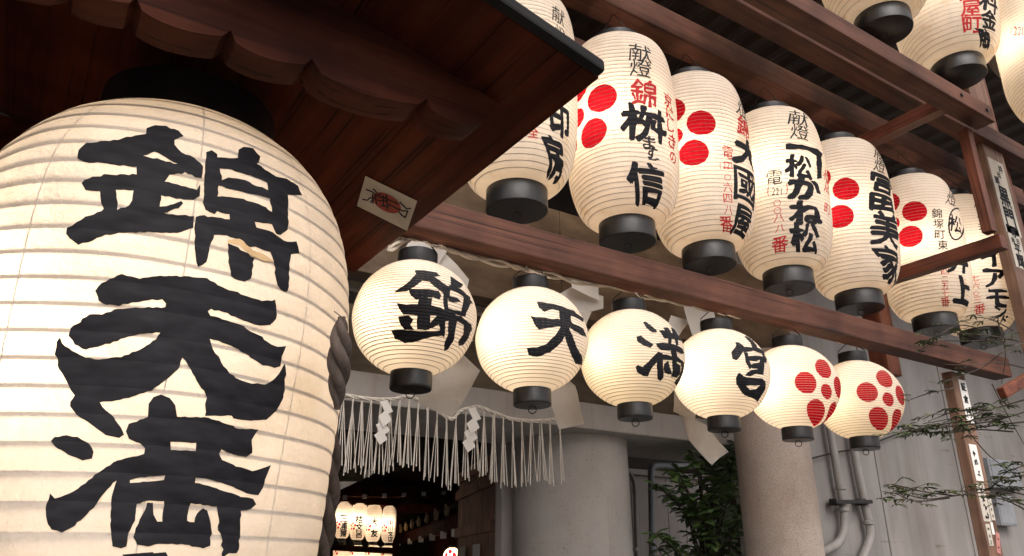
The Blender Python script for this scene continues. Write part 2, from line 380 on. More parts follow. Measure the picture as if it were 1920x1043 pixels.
def outline_on(parent, L, base, polys, mat, name='brush_character', k0=0, off=.0009):
    """closed outlines given as seen, laid on the lantern's skin; nested outlines are holes"""
    P2 = []
    for p in polys:
        q = []
        m_ = len(p)
        for i in range(m_):                               # extra points so edges follow the curve of the paper, slightly ragged
            a, b = np.array(p[i], float), np.array(p[(i + 1) % m_], float); d = b - a; L_ = np.hypot(*d)
            kk = max(1, int(L_ / 7))
            for j in range(kk):
                c = a + d * j / kk
                if j: c = c + np.array([-d[1], d[0]]) / L_ * RNG.normal() * .55
                q.append(c)
        P2.append([L.hit(base, *c) for c in q])
    R_ = max(float(L.rf(z)) for p in P2 for _, z in p)
    me = fill2d([[(t * R_, z) for t, z in p] for p in P2])
    V = [(v.co.x, v.co.y, k0) for v in me.vertices]; Fc = [tuple(p.vertices) for p in me.polygons]
    bpy.data.meshes.remove(me)
    def mp(X, Y, k): return L.pt(X / R_, Y, off + k)
    xs = [v[0] for v in V]
    return cut_and_wrap(V, Fc, list(np.arange(L.z0, L.z1, L.sp / 4)), np.arange(min(xs), max(xs), .012), mp, name, mat, parent)


# ================================================================== THE SETTING
g = MB().box((-60, -60, -.3), (60, 60, 0)).build('ground', M['stone']); tag(g, kind='structure')
c = MB()                                                   # ribbed metal ceiling over the gateway
X0_, X1_, ZC = -3.0, 15.0, 5.6
nx = int((X1_ - X0_) / .06); V = []; Fc = []
for i in range(nx + 1):
    x = X0_ + (X1_ - X0_) * i / nx; dz = .03 if (i // 2) % 2 else 0
    V += [(x, 1.8, ZC + dz), (x, 6.0, ZC + dz)]
Fc = [(2 * i, 2 * i + 2, 2 * i + 3, 2 * i + 1) for i in range(nx)]
c.add(V, Fc); ceil_ = c.build('ceiling', M['metal_sheet']); tag(ceil_, kind='structure')
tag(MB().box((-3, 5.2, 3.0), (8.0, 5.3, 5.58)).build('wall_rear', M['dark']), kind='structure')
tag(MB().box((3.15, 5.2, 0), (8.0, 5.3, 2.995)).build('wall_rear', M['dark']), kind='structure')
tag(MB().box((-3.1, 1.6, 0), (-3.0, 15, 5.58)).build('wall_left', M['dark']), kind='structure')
wl = MB().box((5.5, 4.6, 0), (22, 4.8, 5.58)).build('wall_right', M['wall']); tag(wl, kind='structure')
for px, Xo in ((1648, 0), (1800, 0)):                      # narrow vertical joint covers on the rendered wall
    p = onY(px, 900, 4.6)
    MB().box((p[0] - .012, 4.588, 0), (p[0] + .012, 4.599, 5.5)).build('joint_cover', M['wall'], wl)
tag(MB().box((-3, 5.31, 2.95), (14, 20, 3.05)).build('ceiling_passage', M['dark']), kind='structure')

# stained board fascia, pale rail and the gateway's concrete beam
zb = onY(880, 537, 3.0)[2]
fa = empty('fascia', (.4, 3.0, zb), label='brown water stained board fascia above the gateway, behind the round lanterns', cat='fascia')
for i in range(4):
    x0 = i * .93
    MB().box((x0, 0, 0), (x0 + .926, .05, .55)).build('board', M['brownwall'], fa)
MB().box((0, -.012, -.045), (3.70, .09, -.002)).build('bottom_rail', M['brownwall'], fa, bevel=.004)
ra = empty('hanging_rail', (.4, 3.3, onY(780, 557, 3.3)[2]), label='pale grey horizontal rail behind the round lanterns, under the stained fascia', cat='rail')
MB().box((0, 0, -.02), (4.2, .05, .02)).build('rail', M['pipe'], ra, bevel=.005)
for i in range(4): MB().box((.3 + i * 1.1, .01, .02), (.33 + i * 1.1, .04, .5)).build('hanger', M['pipe'], ra)
gb = empty('gate_beam', (.2, 3.5, 2.35), label='long pale concrete beam over the gateway with the fringed rope before it', cat='beam')
MB().box((0, 0, 0), (4.3, .8, .155)).build('beam', M['concrete'], gb, bevel=.01)
MB().box((0, .35, .156), (4.4, .75, .62)).build('upper_beam', M['brownwall'], gb)
cb = empty('concrete_column', (3.03, 3.98, 0), label='thick round grey concrete column beside the wooden gate door', cat='column')
MB().lathe([(.372, 0), (.372, 1.2), (.372, 2.349)], 64).build('shaft', M['concrete'], cb, smooth=True)
MB().box((-.36, .25, 0), (-.2, .33, 2.349)).build('jamb', M['concrete'], cb, bevel=.006)
cg = empty('granite_column', (3.80, 3.0, 0), label='speckled granite pillar below the red-crested round lanterns', cat='column')
MB().lathe([(.218, 0), (.216, 1.2), (.212, zb - .047)], 56).build('shaft', M['granite'], cg, smooth=True)

# low panelled fence behind the shrub
fe = empty('panel_fence', (0, 5.0, 0), label='grey panelled fence behind the leafy shrub', cat='fence')
zf = onY(1230, 888, 5.0)[2]
u0 = onY(1150, 950, 5.0)[0]
for i in range(9):
    x = u0 + i * .205
    MB().box((x, 0, 0), (x + .2, .04, zf - .03)).build('panel', M['wall'], fe, bevel=.006)
MB().box((u0 - .05, -.03, zf - .028), (u0 + 1.9, .07, zf + .02)).build('coping', M['wall'], fe, bevel=.006)

# ================================================================== THE LANTERN RACK
rk = empty('lantern_rack', (.9, 2.0, 0), label='dark red-brown timber rack carrying the rows of paper lanterns', cat='rack')
def part(name, a, b, mat, bevel=.006, par=rk):
    o = MB().box(a, b).build(name, mat, par, bevel=bevel)
    o.location = -Vector(par.location); return o
part('beam', (.90, 1.98, 2.595), (4.66, 2.08, 2.705), M['beam'], .005)
part('beam', (.70, 2.14, 4.055), (5.9, 2.27, 4.20), M['beam'])
part('beam', (.70, 1.84, 4.10), (5.9, 1.95, 4.22), M['beam'])
part('beam', (.70, 2.62, 4.12), (5.9, 2.74, 4.26), M['beam'])
part('beam', (1.3, 1.50, 3.79), (4.02, 1.60, 3.885), M['beam'], .005)
part('post', (4.02, 2.32, 2.60), (4.14, 2.43, 4.11), M['postZ'])
part('post', (4.77, 1.88, 0), (5.02, 1.945, 5.55), M['post_pale'])
part('post', (5.10, 1.95, 0), (5.24, 2.05, 5.55), M['postZ'])
part('strut', (3.995, 1.604, 3.105), (4.06, 2.32, 3.18), M['beamY'], .004)
part('strut', (3.66, 1.601, 3.795), (3.73, 2.30, 3.865), M['beamY'], .004)
part('strut', (3.93, 1.604, 3.184), (3.985, 1.655, 3.787), M['postZ'], .004)
zs_ = onX(1890, 42, 5.2)[2]
part('strut', (5.17, 1.30, zs_ - .05), (5.24, 1.945, zs_ + .04), M['beamY'], .004)
pp = onY(1792, 690, 2.09)
part('post', (pp[0] - .07, 2.085, 0), (pp[0] + .07, 2.14, 2.593), M['post_pale'])
for (x, y, z) in ((4.0 - .05, 1.498, 3.84), (3.70, 1.498, 3.84), (2.2, 1.498, 3.835)):
    bo_ = MB().tube([(0, 0, 0), (0, -.007, 0)], .011, 8).build('bolt', M['wire'], rk, bevel=.002); bo_.location = Vector((x, y, z)) - Vector(rk.location)
PLEG = (pp[0] - .07, pp[0] + .07)

# ================================================================== THE ROOFED BOOTH OF THE BIG LANTERN
SL, UE = .24, .83
def roofz(u): return 2.5 + SL * (UE - u)
bo = empty('booth_roof', (-.45, 1.6, 0), label='small dark brown timber roof sheltering the giant lantern', cat='roof')
def bpart(name, mb, mat, **kw):
    o = mb.build(name, mat, bo, **kw); o.location = -Vector(bo.location); return o
nb = 6; edges_ = np.linspace(UE, -.45, nb + 1)
for sgn in (1, -1):
    for i in range(nb):
        a, b = edges_[i], edges_[i + 1] + .0006
        za, zb_ = roofz(a), roofz(b); dz = (i % 2) * .0012
        if sgn < 0: a, b = -.9 - a, -.9 - b
        v = [(a, .962, za + dz), (b, .962, zb_ + dz), (b, 2.23, zb_ + dz), (a, 2.23, za + dz)]
        v += [(x, y, z + .03) for x, y, z in v]
        bpart('roof_board', MB().add(v, [(0, 1, 2, 3), (7, 6, 5, 4), (0, 4, 5, 1), (1, 5, 6, 2), (2, 6, 7, 3), (3, 7, 4, 0)]), M['roofboard'], bevel=.003)
    a, b = (UE - .006, -.45) if sgn > 0 else (-.9 - UE + .006, -.45)
    za = roofz(UE - .006); zb_ = roofz(-.45)
    v = [(a, .935, za - .004), (b, .935, zb_ - .004), (b, .960, zb_ - .004), (a, .960, za - .004)]
    v += [(x, y, z + .026) for x, y, z in v]
    bpart('edge_trim', MB().add(v, [(0, 1, 2, 3), (7, 6, 5, 4), (0, 4, 5, 1), (1, 5, 6, 2), (2, 6, 7, 3), (3, 7, 4, 0)]), M['edge'], bevel=.006)
    v = [(a, .955, za + .0312), (b, .955, zb_ + .0312), (b, 2.25, zb_ + .0312), (a, 2.25, za + .0312)]
    v += [(x, y, z + .004) for x, y, z in v]
    bpart('roof_cover', MB().add(v, [(0, 1, 2, 3), (7, 6, 5, 4), (0, 4, 5, 1), (1, 5, 6, 2), (2, 6, 7, 3), (3, 7, 4, 0)]), M['edge'])
# cusped gable board
YG = 1.17
cus = [onY(x, y, YG)[0] for x, y in ((120, 8), (247, 34), (430, 73), (583, 129), (800, 200))]
low = []
us = [-.95, -.62, -.35] + cus + [.69]
zl = 2.452
for i in range(len(us) - 1):
    a, b = us[i], us[i + 1]
    for t in np.linspace(0, 1, 13)[:-1]:
        sag = (math.sin(PI * t ** .8) ** .8) * min(.024, .13 * (b - a))
        low.append((a + (b - a) * t, zl + .018 - sag - .012 * (t > .02) ))
low.append((.69, zl + .012))
top = [(.725, roofz(.725) - .002), (-.45, roofz(-.45) - .002), (-.95, roofz(.05) - .002)]
outl = low + top; n_ = len(outl)
gm = MB().add([(x, YG, z) for x, z in outl] + [(x, YG + .075, z) for x, z in outl],
              [tuple(range(n_)), tuple(range(2 * n_ - 1, n_ - 1, -1))] + [(i, i + n_, (i + 1) % n_ + n_, (i + 1) % n_) for i in range(n_)])
bpart('gable_board', gm, M['gable'])
bpart('cross_beam', MB().box((.12, .97, 2.605), (.26, 2.2, 2.632)), M['roofboard'], bevel=.004)
for i in range(12):                                         # boarding at the far gable
    a = -1.05 + i * .118
    z1 = min(roofz(a + .115), roofz(-.9 - a)) - .004
    bpart('back_board', MB().box((a, 2.19, 2.2), (a + .115, 2.21, z1)), M['roofboard'])
for y in (1.0, 2.12):
    bpart('post', MB().box((-.52, y - .05, 0), (-.40, y + .05, roofz(-.4) - .004)), M['postZ'], bevel=.006)

# ================================================================== THE GIANT LANTERN
BR, BZC, BHT, BHB, BRC = .370, 2.037, .412, 1.348, .172
BX, BY, BB = .189, 1.592, .96                               # base: underside of its lower cap
def big_r(z):
    z = z + BB
    if z > BZC: return BRC + (BR - BRC) * max(1 - ((z - BZC) / BHT) ** 2.714, 0) ** (1 / 1.36)
    return BR * max(1 - ((BZC - z) / BHB) ** 1.54, .02) ** .385
LB = Lantern(big_r, .12, 2.449 - BB, 35, .0016)
bbase = (BX, BY, BB); bth = math.atan2(-BY, -BX)
big = empty('giant_lantern', bbase, bth, label='giant cream paper lantern with large black brush writing under the booth roof', cat='lantern')
M['paper_big'] = paper('big_paper', (.90, .76, .57), (), .6, .8, .25, (.80, .725, .64))
sh = LB.shell('paper_skin', 112, 8); obj('paper_skin', sh, M['paper_big'], big)
for z in LB.zh[1:-1]:
    LB.hoop(z, .0034, 96, -.0002).build('hoop', M['bamboo'], big)
ztop = 2.449 - BB; rct = big_r(ztop) + .004
MB().lathe([(rct - .012, ztop + .006), (rct, ztop - .012), (rct + .002, ztop + .045), (rct, ztop + .085), (rct - .02, ztop + .087), (rct - .022, ztop + .01)], 72, cap=False).build('top_cap', M['lacquer'], big, smooth=True)
MB().lathe([(.02, ztop + .04), (rct - .02, ztop + .042), (rct - .02, ztop + .05), (.02, ztop + .05)], 48, cap=False).build('cap_plate', M['lacquer'], big)
rcb = big_r(.12) + .004
MB().lathe(cap_prof(rcb, 0, .13), 64).build('bottom_cap', M['lacquer'], big, smooth=True)
for a in (0, PI):
    MB().tube([(math.cos(a) * rct * .8, math.sin(a) * rct * .8, ztop + .03), (0, 0, 2.61 - BB)], .004, 6).build('hanger_wire', M['wire'], big)
ts = [LB.hit(bbase, 372, 330)[0] + k * 2 * PI / 10 for k in range(10)]
for t in ts:                                                # pasted vertical seams
    m_ = MB(); V = []
    zz = np.linspace(LB.z0, LB.z1, 160)
    for z in zz:
        for d in (-.0011, .0011): V.append(LB.pt(t + d / max(big_r(z), .1), z, -.0006))
    m_.add(V, [(2 * i, 2 * i + 1, 2 * i + 3, 2 * i + 2) for i in range(len(zz) - 1)])
    m_.build('seam', M['bamboo'], big)
K = 2.897
def S(*pts): return [(x / K, y / K) for x, y in pts]
kin = [S((795,735),(800,705),(845,685),(905,692),(970,715),(997,742),(948,762),(948,790),(985,828),(1055,855),(1092,885),(1103,905),(1097,965),(1060,960),(1005,932),(990,940),(920,948),(895,985),(935,995),(1010,1015),(1070,1030),(1088,1000),(1085,1065),(1050,1085),(1000,1080),(876,1064),(868,1125),(905,1122),(985,1092),(995,1105),(970,1130),(890,1160),(960,1167),(1055,1174),(1052,1235),(985,1262),(900,1270),(760,1268),(650,1275),(560,1295),(490,1330),(435,1340),(395,1310),(372,1280),(378,1250),(430,1225),(480,1195),(560,1160),(575,1150),(560,1120),(558,1060),(540,1060),(480,1050),(458,1010),(500,985),(600,965),(745,955),(745,915),(700,912),(590,905),(500,905),(445,885),(455,840),(490,800),(540,790),(650,775),(740,745)),
       S((782,856),(840,824),(900,855),(965,893),(880,872)), S((637,1045),(727,1040),(722,1100),(705,1125),(640,1148),(645,1110))]
haku = [S((1118,830),(1150,818),(1180,840),(1180,855),(1290,860),(1295,815),(1325,797),(1375,805),(1415,850),(1410,880),(1395,890),(1440,920),(1500,960),(1560,970),(1622,1010),(1640,1062),(1562,1060),(1558,1250),(1515,1280),(1490,1275),(1470,1222),(1380,1208),(1385,1240),(1470,1265),(1530,1312),(1600,1315),(1622,1378),(1570,1385),(1562,1465),(1555,1585),(1535,1588),(1515,1575),(1490,1525),(1478,1420),(1455,1375),(1385,1342),(1345,1345),(1300,1302),(1230,1282),(1165,1275),(1140,1340),(1120,1425),(1100,1440),(1075,1450),(1060,1395),(1057,1240),(1065,1176),(1110,1170),(1175,1182),(1250,1190),(1245,1165),(1180,1148),(1165,1165),(1115,1140),(1105,1100)),
        S((1195,915),(1260,920),(1400,970),(1455,990),(1455,1035),(1420,1020),(1330,980),(1240,965),(1205,980)),
        S((1190,1005),(1230,1020),(1340,1050),(1440,1075),(1465,1080),(1470,1155),(1400,1110),(1300,1080),(1230,1070),(1182,1068))]
leg = [S((1238,1322),(1290,1345),(1380,1405),(1370,1425),(1360,1515),(1330,1530),(1290,1525),(1252,1500),(1240,1400))]
ten = [S((525,1590),(540,1560),(600,1525),(665,1497),(720,1512),(760,1520),(850,1505),(1000,1503),(1120,1515),(1200,1562),(1350,1615),(1420,1637),(1488,1630),(1496,1690),(1495,1735),(1460,1768),(1405,1772),(1320,1745),(1230,1705),(1140,1683),(1125,1695),(1140,1718),(1230,1742),(1320,1775),(1400,1822),(1470,1872),(1500,1885),(1555,1880),(1535,1935),(1528,1990),(1490,2000),(1430,1985),(1380,1955),(1290,1900),(1200,1862),(1135,1845),(1150,1900),(1190,1970),(1240,2030),(1300,2065),(1370,2085),(1450,2088),(1500,2050),(1550,1975),(1558,2100),(1540,2180),(1515,2230),(1450,2280),(1360,2287),(1262,2275),(1250,2262),(1180,2264),(1104,2264),(1102,2200),(1112,2165),(1095,2130),(1060,2080),(1025,2010),(985,1950),(960,2015),(900,2069),(820,2129),(700,2169),(610,2185),(545,2189),(560,2215),(620,2270),(660,2330),(675,2365),(650,2385),(580,2370),(500,2310),(420,2255),(385,2210),(410,2150),(370,2080),(330,2010),(305,1930),(310,1890),(330,1835),(345,1870),(400,1912),(470,1948),(560,1957),(660,1945),(760,1910),(845,1850),(868,1815),(760,1822),(660,1850),(560,1885),(470,1903),(410,1875),(380,1830),(385,1785),(440,1755),(490,1712),(560,1715),(650,1685),(740,1680),(895,1677),(900,1655),(880,1633),(800,1640),(720,1655),(650,1668),(580,1660),(540,1640))]
man = [S((800,2270),(805,2200),(830,2165),(870,2150),(915,2170),(945,2210),(952,2270),(1100,2270),(1180,2290),(1240,2310),(1300,2330),(1410,2333),(1370,2390),(1370,2460),(1340,2482),(1300,2478),(1190,2445),(1180,2470),(1200,2500),(1280,2535),(1370,2560),(1430,2545),(1485,2525),(1460,2580),(1440,2650),(1410,2690),(1340,2680),(1240,2640),(1150,2610),(1055,2595),(1048,2625),(1120,2640),(1230,2675),(1310,2700),(1380,2710),(1398,2740),(1370,2765),(1305,2775),(1305,2870),(1300,2960),(1285,3005),(1240,3005),(1205,3030),(1200,2940),(1180,2860),(1170,2752),(1030,2735),(1015,2760),(1005,2830),(1045,2838),(1060,2790),(1095,2762),(1115,2775),(1135,2840),(1145,2900),(1135,2965),(1100,2980),(1000,2960),(860,2955),(800,2970),(740,2960),(720,2920),(735,2870),(780,2780),(795,2732),(825,2735),(830,2800),(850,2835),(875,2835),(885,2725),(800,2722),(740,2740),(730,2830),(695,2900),(685,2970),(655,2980),(612,2970),(600,2850),(605,2740),(620,2660),(635,2615),(590,2660),(540,2720),(480,2800),(400,2870),(350,2895),(300,2880),(280,2850),(265,2790),(270,2740),(290,2685),(315,2712),(390,2685),(470,2630),(560,2555),(640,2505),(720,2485),(780,2470),(785,2440),(760,2415),(700,2390),(685,2350),(700,2310),(760,2285)),
       S((920,2405),(1055,2410),(1050,2455),(920,2450)), S((705,2612),(740,2600),(890,2585),(885,2610),(800,2620),(705,2627))]
dot = [S((285,2399),(310,2380),(370,2368),(430,2378),(490,2415),(515,2460),(505,2495),(460,2508),(380,2475),(310,2430))]
for polys in (kin, haku, leg, ten, man, dot): outline_on(big, LB, bbase, polys, M['ink'])
patch = [S((1236,1300),(1300,1298),(1350,1350),(1440,1390),(1478,1425),(1420,1420),(1340,1375),(1290,1330),(1240,1318))]
M['tan'] = surf('torn_paper', [(.3, (.55, .36, .18)), (.7, (.72, .50, .27))], (20, 20, 20), .8, .1)
outline_on(big, LB, bbase, patch, M['tan'], 'torn_patch', 2, .0014)
zk, tk = LB.hit(bbase, 305, 1000)[1], LB.hit(bbase, 305, 1000)[0]
V, Fc = bold2d('宮', .045, 3, .014)                        # the fourth character runs out of the picture
def mpk(X, Y, k): return LB.pt(tk - .01 + X * .36 / .33, zk - .20 + Y * .33, .0009 + k)
cut_and_wrap(V, Fc, [(z - zk + .20) / .33 for z in np.arange(LB.z0, LB.z1, LB.sp / 4)], np.linspace(-.6, .6, 30), mpk, 'brush_character', M['ink'], big)
bulb(big, (.14, -.19, BZC - BB - .10), 5.4, size=.06)

# ================================================================== ROUND LANTERNS IN A ROW UNDER THE BEAM
RR, RZ = .195, .23
def round_r(z): return RR * math.sqrt(max(1 - ((z - RZ) / .187) ** 2, .01))
LR = Lantern(round_r, RZ - .177, RZ + .177, 38, .0011)
rshell = LR.shell('paper_skin', 72, 3)
hm = MB()
for z in LR.zh[1:-1]:
    q = LR.hoop(z, .0014, 64); hm.add(q.v, q.f)
rhoops = hm.mesh('hoops', M['bamboo'])
rcr = round_r(LR.z0) + .002
rcap_b = MB().lathe(cap_prof(rcr, 0, .056), 40).mesh('bottom_cap', M['lacquer'], smooth=True)
rcap_t = MB().lathe([(rcr * .98, LR.z1 - .003), (rcr, LR.z1), (rcr, LR.z1 + .046), (rcr * .97, LR.z1 + .048), (rcr * .94, LR.z1 + .046), (rcr * .94, LR.z1)], 40, cap=False).mesh('top_cap', M['lacquer'], smooth=True)
K4, K5 = 4.014, 4.345
def T1(*p): return [(600 + x / K, 340 + y / K) for x, y in p]
def T3(*p): return [(1080 + x / K4, 540 + y / K4) for x, y in p]
def T4(*p): return [(1260 + x / K5, 580 + y / K5) for x, y in p]
c1 = [T1((400,608),(470,560),(518,508),(510,487),(560,485),(560,540),(520,570),(470,605),(430,608)), T1((560,485),(625,495),(648,517),(615,520),(660,555),(690,580),(700,640),(665,615),(640,590),(590,550),(555,545)),
      T1((475,590),(560,590),(640,600),(655,625),(640,650),(610,635),(520,650),(490,625)), T1((535,640),(605,640),(595,720),(590,810),(525,810),(525,720)),
      T1((415,668),(440,670),(520,675),(600,680),(650,690),(700,720),(690,745),(600,735),(520,735),(450,730),(430,700)), T1((425,745),(480,735),(505,760),(490,790),(510,815),(460,815),(440,790)),
      T1((640,720),(680,735),(665,770),(610,800),(590,805),(590,780)), T1((390,820),(450,815),(540,822),(640,815),(680,790),(670,840),(600,850),(540,870),(460,887),(410,865)),
      T1((700,515),(735,535),(770,560),(760,578),(720,580),(700,560)), T1((665,560),(705,575),(690,640),(690,690),(700,720),(670,720),(665,640)),
      T1((690,560),(760,585),(810,625),(825,665),(800,660),(770,625),(700,590)), T1((775,610),(820,650),(800,690),(785,735),(755,735),(765,690)),
      T1((690,625),(740,635),(760,655),(720,660),(690,650)), T1((680,690),(780,715),(785,738),(700,715)), T1((660,735),(700,715),(760,735),(815,780),(815,815),(790,790),(740,760),(670,765)),
      T1((640,760),(675,760),(670,850),(645,835)), T1((690,740),(745,745),(730,800),(720,860),(690,915),(668,925),(668,895),(690,830)), T1((775,770),(815,800),(800,850),(770,890),(745,895),(745,870),(770,830))]
c2 = [T1((1180,658),(1215,660),(1300,680),(1380,705),(1430,745),(1430,768),(1400,745),(1330,720),(1265,700),(1220,715),(1190,690)),
      T1((1145,738),(1200,745),(1290,752),(1360,765),(1430,800),(1447,850),(1420,840),(1360,800),(1290,795),(1230,805),(1190,812),(1165,780)),
      T1((1295,690),(1360,700),(1365,770),(1350,820),(1300,890),(1250,935),(1180,960),(1135,950),(1125,912),(1180,908),(1230,890),(1280,840),(1310,790),(1300,740)),
      T1((1330,850),(1355,800),(1380,860),(1400,920),(1422,960),(1420,1005),(1385,995),(1365,960),(1345,900))]
c3 = [T3((503,262),(520,255),(560,285),(605,320),(605,340),(570,340),(530,305)), T3((455,370),(490,362),(540,405),(580,430),(560,455),(510,440),(460,405)),
      T3((447,600),(465,585),(500,600),(560,540),(620,480),(655,500),(600,570),(550,640),(540,670),(500,668),(460,640)), T3((618,325),(650,320),(700,335),(770,360),(800,395),(785,400),(720,385),(660,385),(640,350)),
      T3((655,300),(690,300),(710,330),(720,400),(715,460),(690,450),(690,380),(670,340)), T3((710,297),(735,310),(760,350),(770,430),(750,440),(740,370)),
      T3((600,420),(650,415),(730,425),(790,450),(810,490),(790,500),(730,470),(640,470),(610,450)), T3((600,510),(680,505),(760,520),(805,560),(800,580),(740,550),(660,545),(610,540)),
      T3((605,500),(650,490),(650,600),(650,680),(630,705),(612,690),(605,600)), T3((715,450),(750,470),(755,560),(750,640),(725,660),(720,560)),
      T3((660,575),(690,550),(700,600),(720,650),(690,655),(660,640)), T3((745,560),(780,590),(775,650),(750,680),(710,670),(720,640)), T3((780,540),(805,570),(800,640),(775,700),(750,738),(738,720),(745,700),(770,670),(785,610))]
c4 = [T4((568,220),(590,218),(640,255),(675,295),(680,315),(640,320),(620,270)), T4((470,350),(500,310),(510,290),(500,268),(530,272),(570,300),(560,350),(530,400),(510,418),(480,405)),
      T4((530,310),(600,305),(680,310),(730,340),(755,400),(755,440),(735,420),(720,360),(650,335),(570,350)), T4((570,350),(600,350),(620,420),(640,470),(620,490),(590,430)),
      T4((590,385),(660,375),(720,380),(745,380),(740,460),(730,530),(690,525),(690,480),(640,480),(625,450),(700,430),(705,405),(640,420),(600,415)), T4((580,540),(600,515),(640,490),(690,485),(690,520),(630,545)),
      T4((510,560),(530,520),(545,518),(570,545),(640,555),(720,560),(748,590),(745,650),(720,700),(690,752),(670,735),(625,715),(580,700),(540,650),(515,610))]
hole4 = T4((595,620),(705,615),(670,650),(620,655))
rows = [(776, 600, c1, 'leftmost, with a dense many-stroke black character', 3.6), (997, 644, c2, 'second from the left, with an open four-stroke black character', 3.9), (1185, 677, c3, 'third from the left, with a black character led by two dots', 3.0),
        (1348, 704, c4, 'fourth from the left, with a roofed black character', 4.2), (1484, 731, None, 'fifth from the left, red crest, before the granite pillar', 4.6), (1608, 752, None, 'rightmost and smallest, with the red plum crest', 3.0)]
def crest_at(L, base, x, y, a, pr, cr):
    t, z = L.hit(base, x, y); return (t * float(L.rf(z)), z, a, pr, cr)
RY = 2.09; rbase = []
for i, (px, py, ch, lab, wt) in enumerate(rows):
    p = onY(px, py, RY); base = (p[0], RY, 2.333 - RZ); rbase.append(base)
    e = empty('round_lantern', base, math.atan2(-base[1], -base[0]), label='round cream paper lantern, ' + lab, cat='lantern', group='round lanterns strung under the beam')
    cr = [crest_at(LR, base, 1548, 733, .098, .045, .030)] if i == 4 else [crest_at(LR, base, 1664, 749, .098, .045, .030)] if i == 5 else []
    tint = (.93, .795, .60) if i not in (2, 5) else (.93, .78, .53)
    mt = paper('round_paper', tint, cr, .06, 1.0)
    o = obj('paper_skin', rshell, None, e)
    if not rshell.materials: rshell.materials.append(mt)
    o.material_slots[0].link = 'OBJECT'; o.material_slots[0].material = mt
    tag(obj('hoops', rhoops, None, e), kind='stuff')
    cap0, cap1 = obj('bottom_cap', rcap_b, None, e), obj('top_cap', rcap_t, None, e)
    ring_hook(cap0, 0.0, .013)
    if ch:
        for k, pl in enumerate(ch): outline_on(e, LR, base, [pl] + ([hole4] if (i == 3 and k == 6) else []), M['ink'], 'brush_stroke', k)
    zt = LR.z1 + .046                                       # wire bail up to the cord
    MB().tube([(0, -rcr * .95, zt - .02), (0, -rcr * .9, zt + .02), (0, -.02, zt + .052), (0, .005, zt + .062), (0, .03, zt + .045), (0, rcr * .9, zt + .012), (0, rcr * .95, zt - .02)], .0022, 6).build('bail', M['wire'], cap1, smooth=True)
    e.rotation_euler = (random.uniform(-.02, .02), random.uniform(-.02, .02), e.rotation_euler[2]); bulb(e, (.095, -.08, RZ - .01), wt * .29)

# ================================================================== TALL LANTERNS STANDING IN THE RACK
def tall_kind(R_, rc, H, caph, hoops):
    mid, half = caph + H / 2, H / 2
    def rf(z):
        s_ = min(abs(z - mid) / half, 1); e_ = 5.0 if z > mid else 3.3
        return rc + (R_ - rc) * max(1 - s_ ** e_, 0) ** .5
    L = Lantern(rf, caph, caph + H, hoops, .0014)
    hm = MB()
    for z in L.zh[1:-1]:
        q = L.hoop(z, .0017, 56, .0010); hm.add(q.v, q.f)
    d = dict(L=L, shell=L.shell('paper_skin', 72, 3), hoops=hm.mesh('hoops', M['bamboo']),
             cb=MB().lathe(cap_prof(rc + .002, 0, caph + .006), 40).mesh('bottom_cap', M['lacquer'], smooth=True),
             ct=MB().lathe([(rc * .98, caph + H - .004), (rc, caph + H), (rc, caph + H + .048), (rc * .95, caph + H + .05)], 40, cap=False).mesh('top_cap', M['lacquer'], smooth=True), H=H, caph=caph, rc=rc)
    sm = MB(); zz = np.linspace(L.z0, L.z1, 90)
    for k in range(8):
        t = .35 + k * PI / 4; V = []
        for z in zz:
            for dd in (-.0007, .0007): V.append(L.pt(t + dd / max(rf(z), .05), z, -.0006))
        sm.add(V, [(2 * i, 2 * i + 1, 2 * i + 3, 2 * i + 2) for i in range(len(zz) - 1)])
    d['seams'] = sm.mesh('seams', M['bamboo'])
    return d
def tall(kind, base, label, group, watts, crests=(), hang=None, tint=(.93, .795, .60)):
    L = kind['L']
    e = empty('tall_lantern', base, math.atan2(-base[1], -base[0]), label=label, cat='lantern', group=group)
    mt = paper('tall_paper', tint, [crest_at(L, base, *c) for c in crests], .06, 1.0, .8)
    me = kind['shell']; o = obj('paper_skin', me, None, e)
    if not me.materials: me.materials.append(mt)
    o.material_slots[0].link = 'OBJECT'; o.material_slots[0].material = mt
    tag(obj('hoops', kind['hoops'], None, e), kind='stuff'); obj('seams', kind['seams'], None, e)
    cap0, cap1 = obj('bottom_cap', kind['cb'], None, e), obj('top_cap', kind['ct'], None, e)
    ring_hook(cap0, 0.0, .016)
    zt = kind['caph'] + kind['H'] + .06
    if hang: MB().tube([(0, -kind['rc'] * .9, zt - .02), (0, 0, hang - base[2]), (0, kind['rc'] * .9, zt - .02)], .003, 6).build('bail', M['wire'], cap1)
    e.rotation_euler = (random.uniform(-.014, .014), random.uniform(-.014, .014), e.rotation_euler[2])
    bulb(e, (kind['rc'] * .75, -kind['rc'] * random.uniform(.2, .6), kind['caph'] + kind['H'] * random.uniform(.42, .58)), watts * .28, size=.04)
    return e
TK = tall_kind(.243, .118, .885, .085, 45)
TY, TZ = 2.2, 2.873
tu = [1.451, 2.013, 2.504, 3.06, 3.64, 4.374, 4.893]
A_, PR, CR = .136, .066, .042
labs = ['tall cream paper lantern half hidden behind the eave of the booth roof', 'tall cream paper lantern right of the eave tip, with small kana between heavy black characters',
        'tall cream paper lantern with four red crest petals and red phone number, between its neighbours', 'tall cream paper lantern with a black corner bracket over its heavy black writing',
        'tall cream paper lantern with two red crest petals and black writing down its right side', 'tall cream paper lantern crossed by the slanting strut, with a circled black mark',
        'tall cream paper lantern with angular black kana, farthest right behind the strut']
crs = [[], [(1085, 222, A_, PR, CR)], [(1268, 256, A_, PR, CR)], [], [(1540, 380, A_, PR, CR)], [(1675, 420, A_, PR, CR)], []]
tb = []
